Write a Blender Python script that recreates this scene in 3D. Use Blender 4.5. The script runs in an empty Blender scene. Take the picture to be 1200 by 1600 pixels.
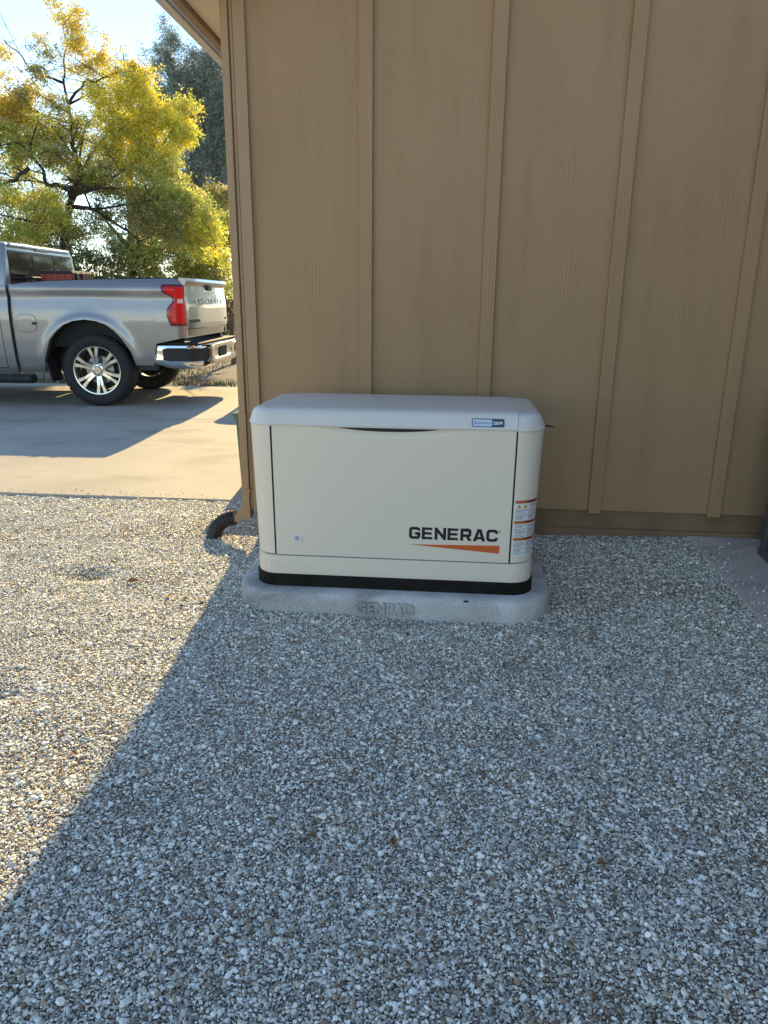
import bpy, bmesh, math, random
import numpy as np
from mathutils import Vector, Matrix
random.seed(7); rng = np.random.default_rng(7)
C = bpy.context.scene.collection
sc = bpy.context.scene
PI = math.pi
# ------------------------------------------------------------------ camera
CAM = Vector((0.0909, -3.7496, 1.2811))
YAW, PITCH, ROLL, FPX = 0.0885, 0.2872, 0.0090, 1122.77
fw = Vector((-math.sin(YAW)*math.cos(PITCH), math.cos(YAW)*math.cos(PITCH), -math.sin(PITCH)))
rt0 = Vector((math.cos(YAW), math.sin(YAW), 0)); up0 = rt0.cross(fw)
rt = rt0*math.cos(ROLL)+up0*math.sin(ROLL); up = -rt0*math.sin(ROLL)+up0*math.cos(ROLL)
cd = bpy.data.cameras.new('camera'); cam = bpy.data.objects.new('camera', cd); C.objects.link(cam)
M = Matrix.Identity(4)
for i in range(3):
    M[i][0] = rt[i]; M[i][1] = up[i]; M[i][2] = -fw[i]; M[i][3] = CAM[i]
cam.matrix_world = M
cd.sensor_fit = 'VERTICAL'; cd.sensor_height = 24; cd.lens = FPX/1600*24; cd.clip_end = 2000; cd.clip_start = .05
sc.camera = cam
# ------------------------------------------------------------------ sky and sun
SUN_EL, SUN_AZ = 27.1, 5.4          # azimuth counted from +Y toward -X
w = bpy.data.worlds.new('World'); sc.world = w; w.use_nodes = True
nt = w.node_tree; nt.nodes.clear()
sky = nt.nodes.new('ShaderNodeTexSky'); sky.sky_type = 'NISHITA'; sky.sun_disc = False
sky.sun_elevation = math.radians(SUN_EL); sky.sun_rotation = math.radians(-SUN_AZ)
sky.air_density = 1.0; sky.dust_density = 0.0; sky.ozone_density = 1.6
bg = nt.nodes.new('ShaderNodeBackground'); bg.inputs[1].default_value = .15
wo = nt.nodes.new('ShaderNodeOutputWorld')
nt.links.new(sky.outputs[0], bg.inputs[0]); nt.links.new(bg.outputs[0], wo.inputs[0])
ld = bpy.data.lights.new('sun', 'SUN'); ld.energy = 4.4; ld.angle = math.radians(.53); ld.color = (1, .75, .35)
lo = bpy.data.objects.new('sun', ld); C.objects.link(lo)
sd = Vector((-math.sin(math.radians(SUN_AZ))*math.cos(math.radians(SUN_EL)), math.cos(math.radians(SUN_AZ))*math.cos(math.radians(SUN_EL)), math.sin(math.radians(SUN_EL))))
lo.rotation_euler = sd.to_track_quat('Z', 'Y').to_euler()
lo.location = (0, 0, 20)
sc.view_settings.view_transform = 'Standard'; sc.view_settings.look = 'None'
sc.view_settings.exposure = 1.0; sc.view_settings.gamma = 1
sc.render.engine = 'CYCLES'; sc.cycles.max_bounces = 8; sc.cycles.diffuse_bounces = 4
sc.cycles.transparent_max_bounces = 6

def at(px, py, Y):                  # point of the place seen at px,py of the 1200x1600 photo, on the plane y = Y
    d = fw*FPX+rt*(px-600)+up*(800-py)
    t = (Y-CAM.y)/d.y
    return CAM+d*t

# ------------------------------------------------------------------ materials
def nodes(name):
    m = bpy.data.materials.new(name); m.use_nodes = True
    return m, m.node_tree, m.node_tree.nodes['Principled BSDF']
def N(nt, t, **kw):
    n = nt.nodes.new(t)
    for k, v in kw.items():
        if k.startswith('i_'):
            key = k[2:]; key = int(key) if key.isdigit() else key.replace('_', ' ')
            n.inputs[key].default_value = v
        else: setattr(n, k, v)
    return n
def ramp(nt, pts, src=None):
    r = nt.nodes.new('ShaderNodeValToRGB'); e = r.color_ramp.elements
    while len(e) < len(pts): e.new(.5)
    for el, (p, c) in zip(e, pts):
        el.position = p; el.color = (*c, 1) if len(c) == 3 else c
    if src: nt.links.new(src, r.inputs[0])
    return r
def mat(name, col, rough=.6, metal=0, coat=0, var=.12, nscale=6, bump=0, bscale=80, spec=None, stretch=(1, 1, 1)):
    """plain surface with gentle noise in colour and roughness"""
    m, nt, b = nodes(name); L = nt.links.new
    tc = N(nt, 'ShaderNodeTexCoord'); mp = N(nt, 'ShaderNodeMapping'); mp.inputs[3].default_value = stretch
    L(tc.outputs['Object'], mp.inputs[0])
    n = N(nt, 'ShaderNodeTexNoise', i_Scale=nscale, i_Detail=5.0); L(mp.outputs[0], n.inputs[0])
    lo_ = tuple(c*(1-var) for c in col); hi = tuple(min(1, c*(1+var)) for c in col)
    r = ramp(nt, [(.3, lo_), (.7, hi)], n.outputs[0]); L(r.outputs[0], b.inputs['Base Color'])
    b.inputs['Roughness'].default_value = rough; b.inputs['Metallic'].default_value = metal
    b.inputs['Coat Weight'].default_value = coat
    if spec is not None: b.inputs['Specular IOR Level'].default_value = spec
    if bump:
        n2 = N(nt, 'ShaderNodeTexNoise', i_Scale=bscale, i_Detail=4.0); L(mp.outputs[0], n2.inputs[0])
        bp = N(nt, 'ShaderNodeBump', i_Strength=bump, i_Distance=.004); L(n2.outputs[0], bp.inputs['Height'])
        L(bp.outputs[0], b.inputs['Normal'])
    return m

def siding_mat():
    m, nt, b = nodes('embossed_siding'); L = nt.links.new
    tc = N(nt, 'ShaderNodeTexCoord'); sp = N(nt, 'ShaderNodeSeparateXYZ'); L(tc.outputs['Object'], sp.inputs[0])
    def mth(op, a, b_=None, c=None):
        n = N(nt, 'ShaderNodeMath', operation=op)
        for i, v in enumerate((a, b_, c)):
            if v is None: continue
            if hasattr(v, 'is_output'): L(v, n.inputs[i])
            else: n.inputs[i].default_value = v
        return n.outputs[0]
    xy = mth('ADD', sp.outputs[0], sp.outputs[1])
    pan = mth('FLOOR', mth('DIVIDE', mth('ADD', xy, 5.0), .3048))      # a fresh plank pattern every half panel
    cx = mth('ADD', mth('MULTIPLY', xy, 3.1), mth('MULTIPLY', pan, 17.3))
    cz = mth('MULTIPLY', sp.outputs[2], .75)
    cb = N(nt, 'ShaderNodeCombineXYZ'); L(mth('MULTIPLY', xy, 3.1), cb.inputs[0]); L(cz, cb.inputs[2])
    wn = N(nt, 'ShaderNodeTexNoise', i_Scale=1.0, i_Detail=2.5, i_Roughness=.45); L(cb.outputs[0], wn.inputs[0])
    u = mth('ADD', mth('MULTIPLY', xy, 330.0), mth('MULTIPLY', wn.outputs[0], 75.0))
    s = mth('SINE', u)
    cb2 = N(nt, 'ShaderNodeCombineXYZ'); L(mth('MULTIPLY', xy, 9.0), cb2.inputs[0]); L(mth('MULTIPLY', sp.outputs[2], 1.3), cb2.inputs[2])
    mk = N(nt, 'ShaderNodeTexNoise', i_Scale=1.0, i_Detail=2.0); L(cb2.outputs[0], mk.inputs[0])
    mr = N(nt, 'ShaderNodeMapRange'); L(mk.outputs[0], mr.inputs[0]); mr.inputs[1].default_value = .38; mr.inputs[2].default_value = .62
    cb3 = N(nt, 'ShaderNodeCombineXYZ'); L(mth('MULTIPLY', xy, 260.0), cb3.inputs[0]); L(mth('MULTIPLY', sp.outputs[2], 9.0), cb3.inputs[2])
    fn = N(nt, 'ShaderNodeTexNoise', i_Scale=1.0, i_Detail=3.0); L(cb3.outputs[0], fn.inputs[0])
    h = mth('ADD', mth('MULTIPLY', mth('POWER', mth('ABSOLUTE', s), .7), mr.outputs[0]), mth('MULTIPLY', fn.outputs[0], .8))
    bp = N(nt, 'ShaderNodeBump', i_Strength=.65, i_Distance=.0030); L(h, bp.inputs['Height']); L(bp.outputs[0], b.inputs['Normal'])
    ln = N(nt, 'ShaderNodeTexNoise', i_Scale=1.3, i_Detail=4.0); L(tc.outputs['Object'], ln.inputs[0])
    r = ramp(nt, [(.35, (.365, .228, .117)), (.65, (.386, .243, .127))], ln.outputs[0])
    hr = N(nt, 'ShaderNodeMapRange'); L(h, hr.inputs[0]); hr.inputs[2].default_value = 1.4; hr.inputs[3].default_value = .985; hr.inputs[4].default_value = 1.015
    mx = N(nt, 'ShaderNodeVectorMath', operation='SCALE'); L(r.outputs[0], mx.inputs[0]); L(hr.outputs[0], mx.inputs['Scale'])
    L(mx.outputs[0], b.inputs['Base Color']); b.inputs['Roughness'].default_value = .62
    b.inputs['Specular IOR Level'].default_value = .3
    return m

def concrete_mat(name, c0, c1, joints=False, sc_=1.4, bump=.15):
    m, nt, b = nodes(name); L = nt.links.new
    tc = N(nt, 'ShaderNodeTexCoord')
    n1 = N(nt, 'ShaderNodeTexNoise', i_Scale=sc_, i_Detail=6.0, i_Roughness=.6, i_Distortion=.6); L(tc.outputs['Object'], n1.inputs[0])
    n2 = N(nt, 'ShaderNodeTexNoise', i_Scale=sc_*40, i_Detail=3.0); L(tc.outputs['Object'], n2.inputs[0])
    ad = N(nt, 'ShaderNodeMath', operation='MULTIPLY_ADD'); L(n2.outputs[0], ad.inputs[0]); ad.inputs[1].default_value = .35; L(n1.outputs[0], ad.inputs[2])
    r = ramp(nt, [(.5, c0), (.82, c1)], ad.outputs[0])
    n3 = N(nt, 'ShaderNodeTexNoise', i_Scale=sc_*.9, i_Detail=8.0, i_Roughness=.65, i_Distortion=1.5)
    mp = N(nt, 'ShaderNodeMapping'); mp.inputs[3].default_value = (.55, 1.6, 1); mp.inputs[1].default_value = (3.1, 7.7, 1.3); L(tc.outputs['Object'], mp.inputs[0]); L(mp.outputs[0], n3.inputs[0])
    m3 = N(nt, 'ShaderNodeMapRange'); L(n3.outputs[0], m3.inputs[0]); m3.inputs[1].default_value = .36; m3.inputs[2].default_value = .5; m3.inputs[3].default_value = .80; m3.inputs[4].default_value = 1.0
    sc3 = N(nt, 'ShaderNodeVectorMath', operation='SCALE'); L(r.outputs[0], sc3.inputs[0]); L(m3.outputs[0], sc3.inputs['Scale']); L(sc3.outputs[0], b.inputs['Base Color'])
    b.inputs['Roughness'].default_value = .8; b.inputs['Specular IOR Level'].default_value = .3
    bp = N(nt, 'ShaderNodeBump', i_Strength=bump, i_Distance=.01); L(ad.outputs[0], bp.inputs['Height']); L(bp.outputs[0], b.inputs['Normal'])
    return m

def stone_mat():
    m, nt, b = nodes('crushed_stone'); L = nt.links.new
    a = N(nt, 'ShaderNodeAttribute', attribute_type='INSTANCER', attribute_name='tone')
    r = ramp(nt, [(0, (.10, .07, .045)), (.07, (.25, .165, .10)), (.18, (.42, .32, .20)), (.28, (.14, .135, .125)), (.42, (.34, .32, .25)), (.6, (.57, .545, .44)), (.8, (.77, .745, .63)), (1, (.94, .92, .83))], a.outputs['Fac'])
    tc = N(nt, 'ShaderNodeTexCoord')
    n = N(nt, 'ShaderNodeTexNoise', i_Scale=1.4, i_Detail=3.0); L(tc.outputs['Object'], n.inputs[0])
    mr = N(nt, 'ShaderNodeMapRange'); L(n.outputs[0], mr.inputs[0]); mr.inputs[3].default_value = .95; mr.inputs[4].default_value = 1.3
    mx = N(nt, 'ShaderNodeVectorMath', operation='SCALE'); L(r.outputs[0], mx.inputs[0]); L(mr.outputs[0], mx.inputs['Scale'])
    L(mx.outputs[0], b.inputs['Base Color']); b.inputs['Roughness'].default_value = .42; b.inputs['Specular IOR Level'].default_value = .6
    return m

def leaf_mat(name, trans=.5):
    m, nt, b = nodes(name); L = nt.links.new
    a = N(nt, 'ShaderNodeAttribute', attribute_type='GEOMETRY', attribute_name='leafcol')
    L(a.outputs['Color'], b.inputs['Base Color']); b.inputs['Roughness'].default_value = .5
    t = N(nt, 'ShaderNodeBsdfTranslucent'); 
    hs = N(nt, 'ShaderNodeHueSaturation', i_Saturation=1.15, i_Value=1.5); L(a.outputs['Color'], hs.inputs['Color']); L(hs.outputs[0], t.inputs[0])
    mx = N(nt, 'ShaderNodeMixShader'); mx.inputs[0].default_value = trans
    L(b.outputs[0], mx.inputs[1]); L(t.outputs[0], mx.inputs[2]); L(mx.outputs[0], nt.nodes['Material Output'].inputs[0])
    return m

def glass_mat(name, col, rough=.03):
    m = mat(name, col, rough=rough, var=.05, spec=.9); m.node_tree.nodes['Principled BSDF'].inputs['Coat Weight'].default_value = 1
    m.node_tree.nodes['Principled BSDF'].inputs['Coat Roughness'].default_value = .02
    return m

def paint_mat(name, col):
    m = mat(name, col, rough=.36, metal=.6, coat=1, var=.03, nscale=3)
    m.node_tree.nodes['Principled BSDF'].inputs['Coat Roughness'].default_value = .04
    return m

MT = dict(
    siding=siding_mat(),
    trim=mat('painted_trim', (.374, .236, .121), .6, var=.05, nscale=4, bump=.25, bscale=60, stretch=(4, 4, .4)),
    footing=mat('painted_footing', (.22, .14, .075), .85, var=.2, nscale=5, bump=.7, bscale=30),
    soffit=mat('soffit_paint', (.85, .76, .58), .7, var=.04),
    fascia=mat('fascia_paint', (.34, .25, .16), .6, var=.06),
    gutter=mat('gutter_metal', (.72, .70, .66), .45, var=.06, metal=.1),
    roof=mat('roof_shingle', (.16, .13, .11), .9, var=.3, nscale=20),
    cream=mat('cream_enamel', (.76, .67, .53), .42, var=.015, nscale=2, bump=.08, bscale=500, spec=.4),
    cream_lid=mat('cream_enamel_lid', (.68, .65, .58), .32, var=.02, nscale=2, bump=.08, bscale=500, spec=.45),
    seam=mat('dark_seam', (.018, .017, .015), .7),
    blackbase=mat('black_base', (.012, .010, .008), .6, var=.5, nscale=9, spec=.15),
    orange=mat('orange_print', (.62, .11, .015), .5, var=.03),
    orange2=mat('label_orange', (.55, .12, .03), .5, var=.05),
    ink=mat('black_print', (.008, .008, .008), .45, var=.05),
    grey_ink=mat('grey_print', (.17, .18, .2), .6, var=.1),
    labelwhite=mat('label_white', (.72, .72, .70), .4, var=.02),
    yellow=mat('label_yellow', (.72, .50, .05), .5, var=.05),
    badgeblue=mat('badge_blue', (.50, .60, .72), .3, var=.02, spec=.6),
    badgenavy=mat('badge_navy', (.02, .045, .08), .3, var=.05),
    white=mat('white_print', (.8, .8, .8), .5, var=.02),
    padgrey=concrete_mat('pad_concrete', (.30, .285, .26), (.60, .59, .56), sc_=3, bump=.25),
    padgrey2=concrete_mat('pad_lettering_concrete', (.30, .29, .27), (.50, .49, .47), sc_=5, bump=.4),
    drive=concrete_mat('driveway_concrete', (.37, .335, .275), (.47, .43, .355), sc_=1.1, bump=.12),
    slab=concrete_mat('slab_concrete', (.52, .43, .36), (.66, .56, .48), sc_=2.2, bump=.2),
    joint=mat('dark_joint', (.12, .11, .09), .9),  # dark tone of the driveway's groove bottoms
    gravelbed=mat('gravel_bed', (.28, .235, .18), .95, var=.45, nscale=90, bump=1, bscale=120),
    dirt=mat('dry_ground', (.20, .17, .125), .95, var=.4, nscale=7, bump=1, bscale=40),
    paleground=mat('pale_ground', (.47, .39, .28), .95, var=.25, nscale=3, bump=1, bscale=60),
    drygrass=mat('dry_grass', (.16, .17, .07), .9, var=.4, nscale=20),
    stone=stone_mat(),
    plastic_black=mat('black_plastic', (.026, .024, .022), .45, var=.3, nscale=30),
    plastic_mat=mat('matte_black_plastic', (.02, .02, .02), .7, var=.3),
    green=mat('green_plastic', (.055, .13, .06), .4, var=.1),
    ac=mat('condenser_grey', (.11, .11, .11), .5, metal=.3, var=.1),
    ac_dark=mat('condenser_fin', (.02, .02, .02), .6),
    paint=paint_mat('silver_paint', (.27, .27, .27)),
    chrome=mat('chrome', (.72, .73, .74), .09, metal=1, var=.02),
    alloy=mat('alloy_silver', (.62, .60, .56), .22, metal=.9, var=.03),
    rubber=mat('tyre_rubber', (.016, .016, .017), .75, var=.3, nscale=15, bump=.4, bscale=60),
    under=mat('underbody', (.012, .012, .012), .8),
    red=mat('red_lens', (.70, .010, .012), .25, var=.05, spec=.4),
    redd=mat('dark_red_lens', (.10, .004, .006), .2, coat=1),
    clearl=glass_mat('clear_lens', (.7, .6, .5), .15),
    glass=mat('tinted_glass', (.015, .02, .025), .05, var=.05, spec=.5),
    redbox=mat('red_toolbox', (.28, .018, .02), .4, var=.1),
    bark=mat('dark_bark', (.045, .032, .024), .9, var=.4, nscale=14, bump=.8, bscale=50, stretch=(1, 1, .3)),
    bark2=mat('brown_bark', (.14, .085, .05), .9, var=.4, nscale=12, bump=.8, bscale=40, stretch=(1, 1, .3)),
    leaf=leaf_mat('leaves', .5), leafd=leaf_mat('leaves_dense', .25),
    dryleaf=mat('dry_leaf', (.24, .12, .05), .7, var=.3, nscale=40),
    steel=mat('grey_steel', (.3, .3, .3), .4, metal=.8),
)

# ------------------------------------------------------------------ mesh helpers (world coordinates)
class MB:
    def __init__(s): s.v = []; s.f = []
    def add(s, vs, fs):
        o = len(s.v); s.v += [tuple(v) for v in vs]; s.f += [tuple(i+o for i in f) for f in fs]; return s
    def box(s, x0, x1, y0, y1, z0, z1):
        return s.add([(x, y, z) for x in (x0, x1) for y in (y0, y1) for z in (z0, z1)],
                     [(0, 1, 3, 2), (4, 6, 7, 5), (0, 4, 5, 1), (2, 3, 7, 6), (0, 2, 6, 4), (1, 5, 7, 3)])
    def hexa(s, bot, top):      # 4 bottom + 4 top points
        return s.add(list(bot)+list(top), [(3, 2, 1, 0), (4, 5, 6, 7)]+[(i, (i+1) % 4, 4+(i+1) % 4, 4+i) for i in range(4)])
    def prism(s, poly, axis, a, b):   # poly 2-D in the other two axes
        def P(p, t):
            return (t, p[0], p[1]) if axis == 'x' else (p[0], t, p[1]) if axis == 'y' else (p[0], p[1], t)
        n = len(poly)
        return s.add([P(p, a) for p in poly]+[P(p, b) for p in poly],
                     [tuple(range(n)), tuple(range(2*n-1, n-1, -1))]+[(i, i+n, (i+1) % n+n, (i+1) % n) for i in range(n)])
    def rings(s, rs, cap0=True, cap1=True, closed=True):
        n = len(rs[0]); o = len(s.v)
        for r in rs: s.v += [tuple(p) for p in r]
        for k in range(len(rs)-1):
            for i in range(n if closed else n-1):
                j = (i+1) % n
                s.f.append((o+k*n+i, o+k*n+j, o+(k+1)*n+j, o+(k+1)*n+i))
        if cap0: s.f.append(tuple(o+i for i in range(n-1, -1, -1)))
        if cap1: s.f.append(tuple(o+(len(rs)-1)*n+i for i in range(n)))
        return s
    def tube(s, pts, rad, n=8, cap=True):
        pts = [Vector(p) for p in pts]; rs = []
        if not hasattr(rad, '__len__'): rad = [rad]*len(pts)
        ref = None
        for i, p in enumerate(pts):
            d = (pts[min(i+1, len(pts)-1)]-pts[max(i-1, 0)]).normalized()
            if ref is None: ref = Vector((0, 0, 1)) if abs(d.z) < .9 else Vector((1, 0, 0))
            a = d.cross(ref).normalized(); b = a.cross(d).normalized(); ref = b
            rs.append([p+(a*math.cos(2*PI*k/n)+b*math.sin(2*PI*k/n))*rad[i] for k in range(n)])
        return s.rings(rs, cap, cap)
    def lathe(s, prof, c, axis='y', n=48, caps=False):  # prof: (radius, offset along axis)
        rs = []
        for r, t in prof:
            ring = []
            for k in range(n):
                a = 2*PI*k/n; u, v_ = r*math.cos(a), r*math.sin(a)
                ring.append((c[0]+u, c[1]+t, c[2]+v_) if axis == 'y' else (c[0]+u, c[1]+v_, c[2]+t) if axis == 'z' else (c[0]+t, c[1]+u, c[2]+v_))
            rs.append(ring)
        return s.rings(rs, caps, caps)
    def grid(s, P):
        o = len(s.v); h, w_ = len(P), len(P[0])
        for r in P: s.v += [tuple(p) for p in r]
        for i in range(h-1):
            for j in range(w_-1): s.f.append((o+i*w_+j, o+i*w_+j+1, o+(i+1)*w_+j+1, o+(i+1)*w_+j))
        return s

def wloc(o):
    l = Vector(o.location)
    while o.parent: o = o.parent; l = l+Vector(o.location)
    return l
def obj(name, mb, material, parent=None, smooth=40, bevel=0, seg=2, loc=None, label=None):
    me = bpy.data.meshes.new(name)
    off = wloc(parent) if parent else Vector(loc or (0, 0, 0))
    me.from_pydata([(v[0]-off.x, v[1]-off.y, v[2]-off.z) for v in mb.v], [], mb.f)
    bm = bmesh.new(); bm.from_mesh(me); bmesh.ops.recalc_face_normals(bm, faces=bm.faces[:]); bm.to_mesh(me); bm.free()
    if smooth:
        me.shade_smooth(); me.set_sharp_from_angle(angle=math.radians(smooth))
    me.materials.append(MT[material] if isinstance(material, str) else material)
    o = bpy.data.objects.new(name, me); C.objects.link(o)
    if parent: o.parent = parent
    elif loc: o.location = loc
    if bevel:
        b = o.modifiers.new('bevel', 'BEVEL'); b.width = bevel; b.segments = seg; b.limit_method = 'ANGLE'; b.angle_limit = math.radians(35); b.harden_normals = True
    if label: o['label'] = label
    return o
def tag(o, label, cat=None, group=None, kind=None):
    o['label'] = label
    if cat: o['category'] = cat
    if group: o['group'] = group
    if kind: o['kind'] = kind
    return o
def thing(name, loc, label, cat, group=None):
    o = bpy.data.objects.new(name, None); o.empty_display_size = .1; C.objects.link(o); o.location = loc
    return tag(o, label, cat, group)
def struct(name, mb, material, label, **kw):
    o = obj(name, mb, material, **kw); o['kind'] = 'structure'; o['label'] = label; return o
def text_mb(txt, size, depth, fn, bold=0, sx=1, space=1, res=3):
    """text as a mesh; fn maps (u, v, w) to a point"""
    cu = bpy.data.curves.new('t', 'FONT'); cu.body = txt; cu.size = size; cu.extrude = depth/2; cu.offset = bold; cu.resolution_u = res; cu.space_character = space
    o = bpy.data.objects.new('t', cu); C.objects.link(o)
    dg = bpy.context.evaluated_depsgraph_get(); me = bpy.data.meshes.new_from_object(o.evaluated_get(dg))
    mb = MB(); mb.add([fn(v.co.x*sx, v.co.y, v.co.z+depth/2) for v in me.vertices], [tuple(p.vertices) for p in me.polygons])
    W = max((v.co.x for v in me.vertices), default=0)*sx
    bpy.data.objects.remove(o); bpy.data.curves.remove(cu); bpy.data.meshes.remove(me)
    return mb, W
def interp(x, pts):
    if x <= pts[0][0]: return pts[0][1]
    for (a, u), (b, v) in zip(pts, pts[1:]):
        if x <= b: return u+(v-u)*(x-a)/(b-a)
    return pts[-1][1]
def sm(t): t = max(0, min(1, t)); return t*t*(3-2*t)

# ------------------------------------------------------------------ ground, driveway, slab
def vnoise(x, y, seed=0):
    x = np.asarray(x, float); y = np.asarray(y, float)
    xi = np.floor(x); yi = np.floor(y); fx = x-xi; fy = y-yi
    fx = fx*fx*(3-2*fx); fy = fy*fy*(3-2*fy)
    def h(a, b): 
        v = np.sin(a*127.1+b*311.7+seed*74.7)*43758.5453
        return v-np.floor(v)
    return (h(xi, yi)*(1-fx)+h(xi+1, yi)*fx)*(1-fy)+(h(xi, yi+1)*(1-fx)+h(xi+1, yi+1)*fx)*fy
def smn(t): t = np.clip(t, 0, 1); return t*t*(3-2*t)
DRIVE_Y = .735
def ground_h(x, y):
    x = np.asarray(x, float); y = np.asarray(y, float)
    h = .016*(vnoise(x*1.7, y*2.3, 1)-.5)+.012*(vnoise(x*5, y*6, 2)-.5)+.008*(vnoise(x*13, y*13, 3)-.5)
    h = h-.012
    rise = .088*smn((y+.95)/.9)*smn((x+1.0)/.6)                    # grade banked up against the house
    h = h+rise
    slab = np.interp(y, [-2.3, 0], [-.005, .098])-.006
    k = smn((x-.72)/.6); h = h*(1-k)+(slab+.35*(h-rise))*k
    h = h-.035*np.exp(-(((x+1.62)/.12)**2+((y+.62)/.07)**2))      # scuffed hollows
    h = h-.03*np.exp(-(((x+1.45)/.15)**2+((y+1.72)/.05)**2))
    h = h-.004*smn((y-.2)/.45)*smn((-1.0-x)/.2)
    return h
# broad ground reaching the horizon, below everything
m_ = MB(); m_.grid([[(x, y, -.12) for x in np.linspace(-700, 700, 8)] for y in np.linspace(-700, 900, 8)])
struct('ground', m_, 'paleground', 'pale dry gravel and earth reaching the horizon')
xs = np.linspace(-7, 6, 300); ys = np.linspace(-7, .74, 220)
m_ = MB(); GX, GY = np.meshgrid(xs, ys); GH = ground_h(GX, GY)-.004
m_.grid([[(GX[i, j], GY[i, j], GH[i, j]) for j in range(len(xs))] for i in range(len(ys))])
struct('gravel_ground', m_, 'gravelbed', 'grey and tan gravel yard beside the house')
# driveway with saw-cut joints (real grooves between slabs)
def drive_slabs():
    mb = MB(); jx = [-14.0, -9.2, -3.42+.0, 1.5]; jy = [DRIVE_Y, 3.93, 6.93]
    g = .007
    for x0_, x1_ in ((-16, -9.0), (-9.0+2*g, -4.32-g), (-4.32+g, 3)):
        mb.box(x0_, x1_, DRIVE_Y, 3.93-g, -.10, 0); mb.box(x0_, x1_, 3.93+g, 6.93, -.10, 0)
    return mb
struct('driveway', drive_slabs(), 'drive', 'pale concrete driveway under the pickup truck')
m_ = MB(); m_.box(-16, 3, 3.90, 3.96, -.1, -.035); struct('driveway_joint', m_, 'joint', 'dark joint across the driveway')
m_ = MB(); m_.box(-4.35, -4.29, DRIVE_Y+.01, 6.92, -.1, -.036); struct('driveway_joint', m_, 'joint', 'dark joint running under the truck wheel')
# verge beyond the driveway
m_ = MB(); xs2 = np.linspace(-30, 8, 90); ys2 = np.linspace(6.94, 40, 80)
m_.grid([[(x, y, float(-.03+.10*(vnoise(x*.6, y*.6, 5)-.5)*min(1, (y-6.94)/2)+.02*(vnoise(x*4, y*4, 6)-.5))) for x in xs2] for y in ys2])
struct('verge', m_, 'dirt', 'dry gravel verge beyond the driveway')
m_ = MB(); m_.box(1.37, 3.6, -2.3, -.006, -.05, .098)
sl = struct('concrete_slab', m_, 'slab', 'grey concrete slab at the foot of the wall', bevel=.006)
for v in sl.data.vertices:                                        # falls gently away from the house
    if v.co.z > 0 and v.co.y < -1: v.co.z = -.005

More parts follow.
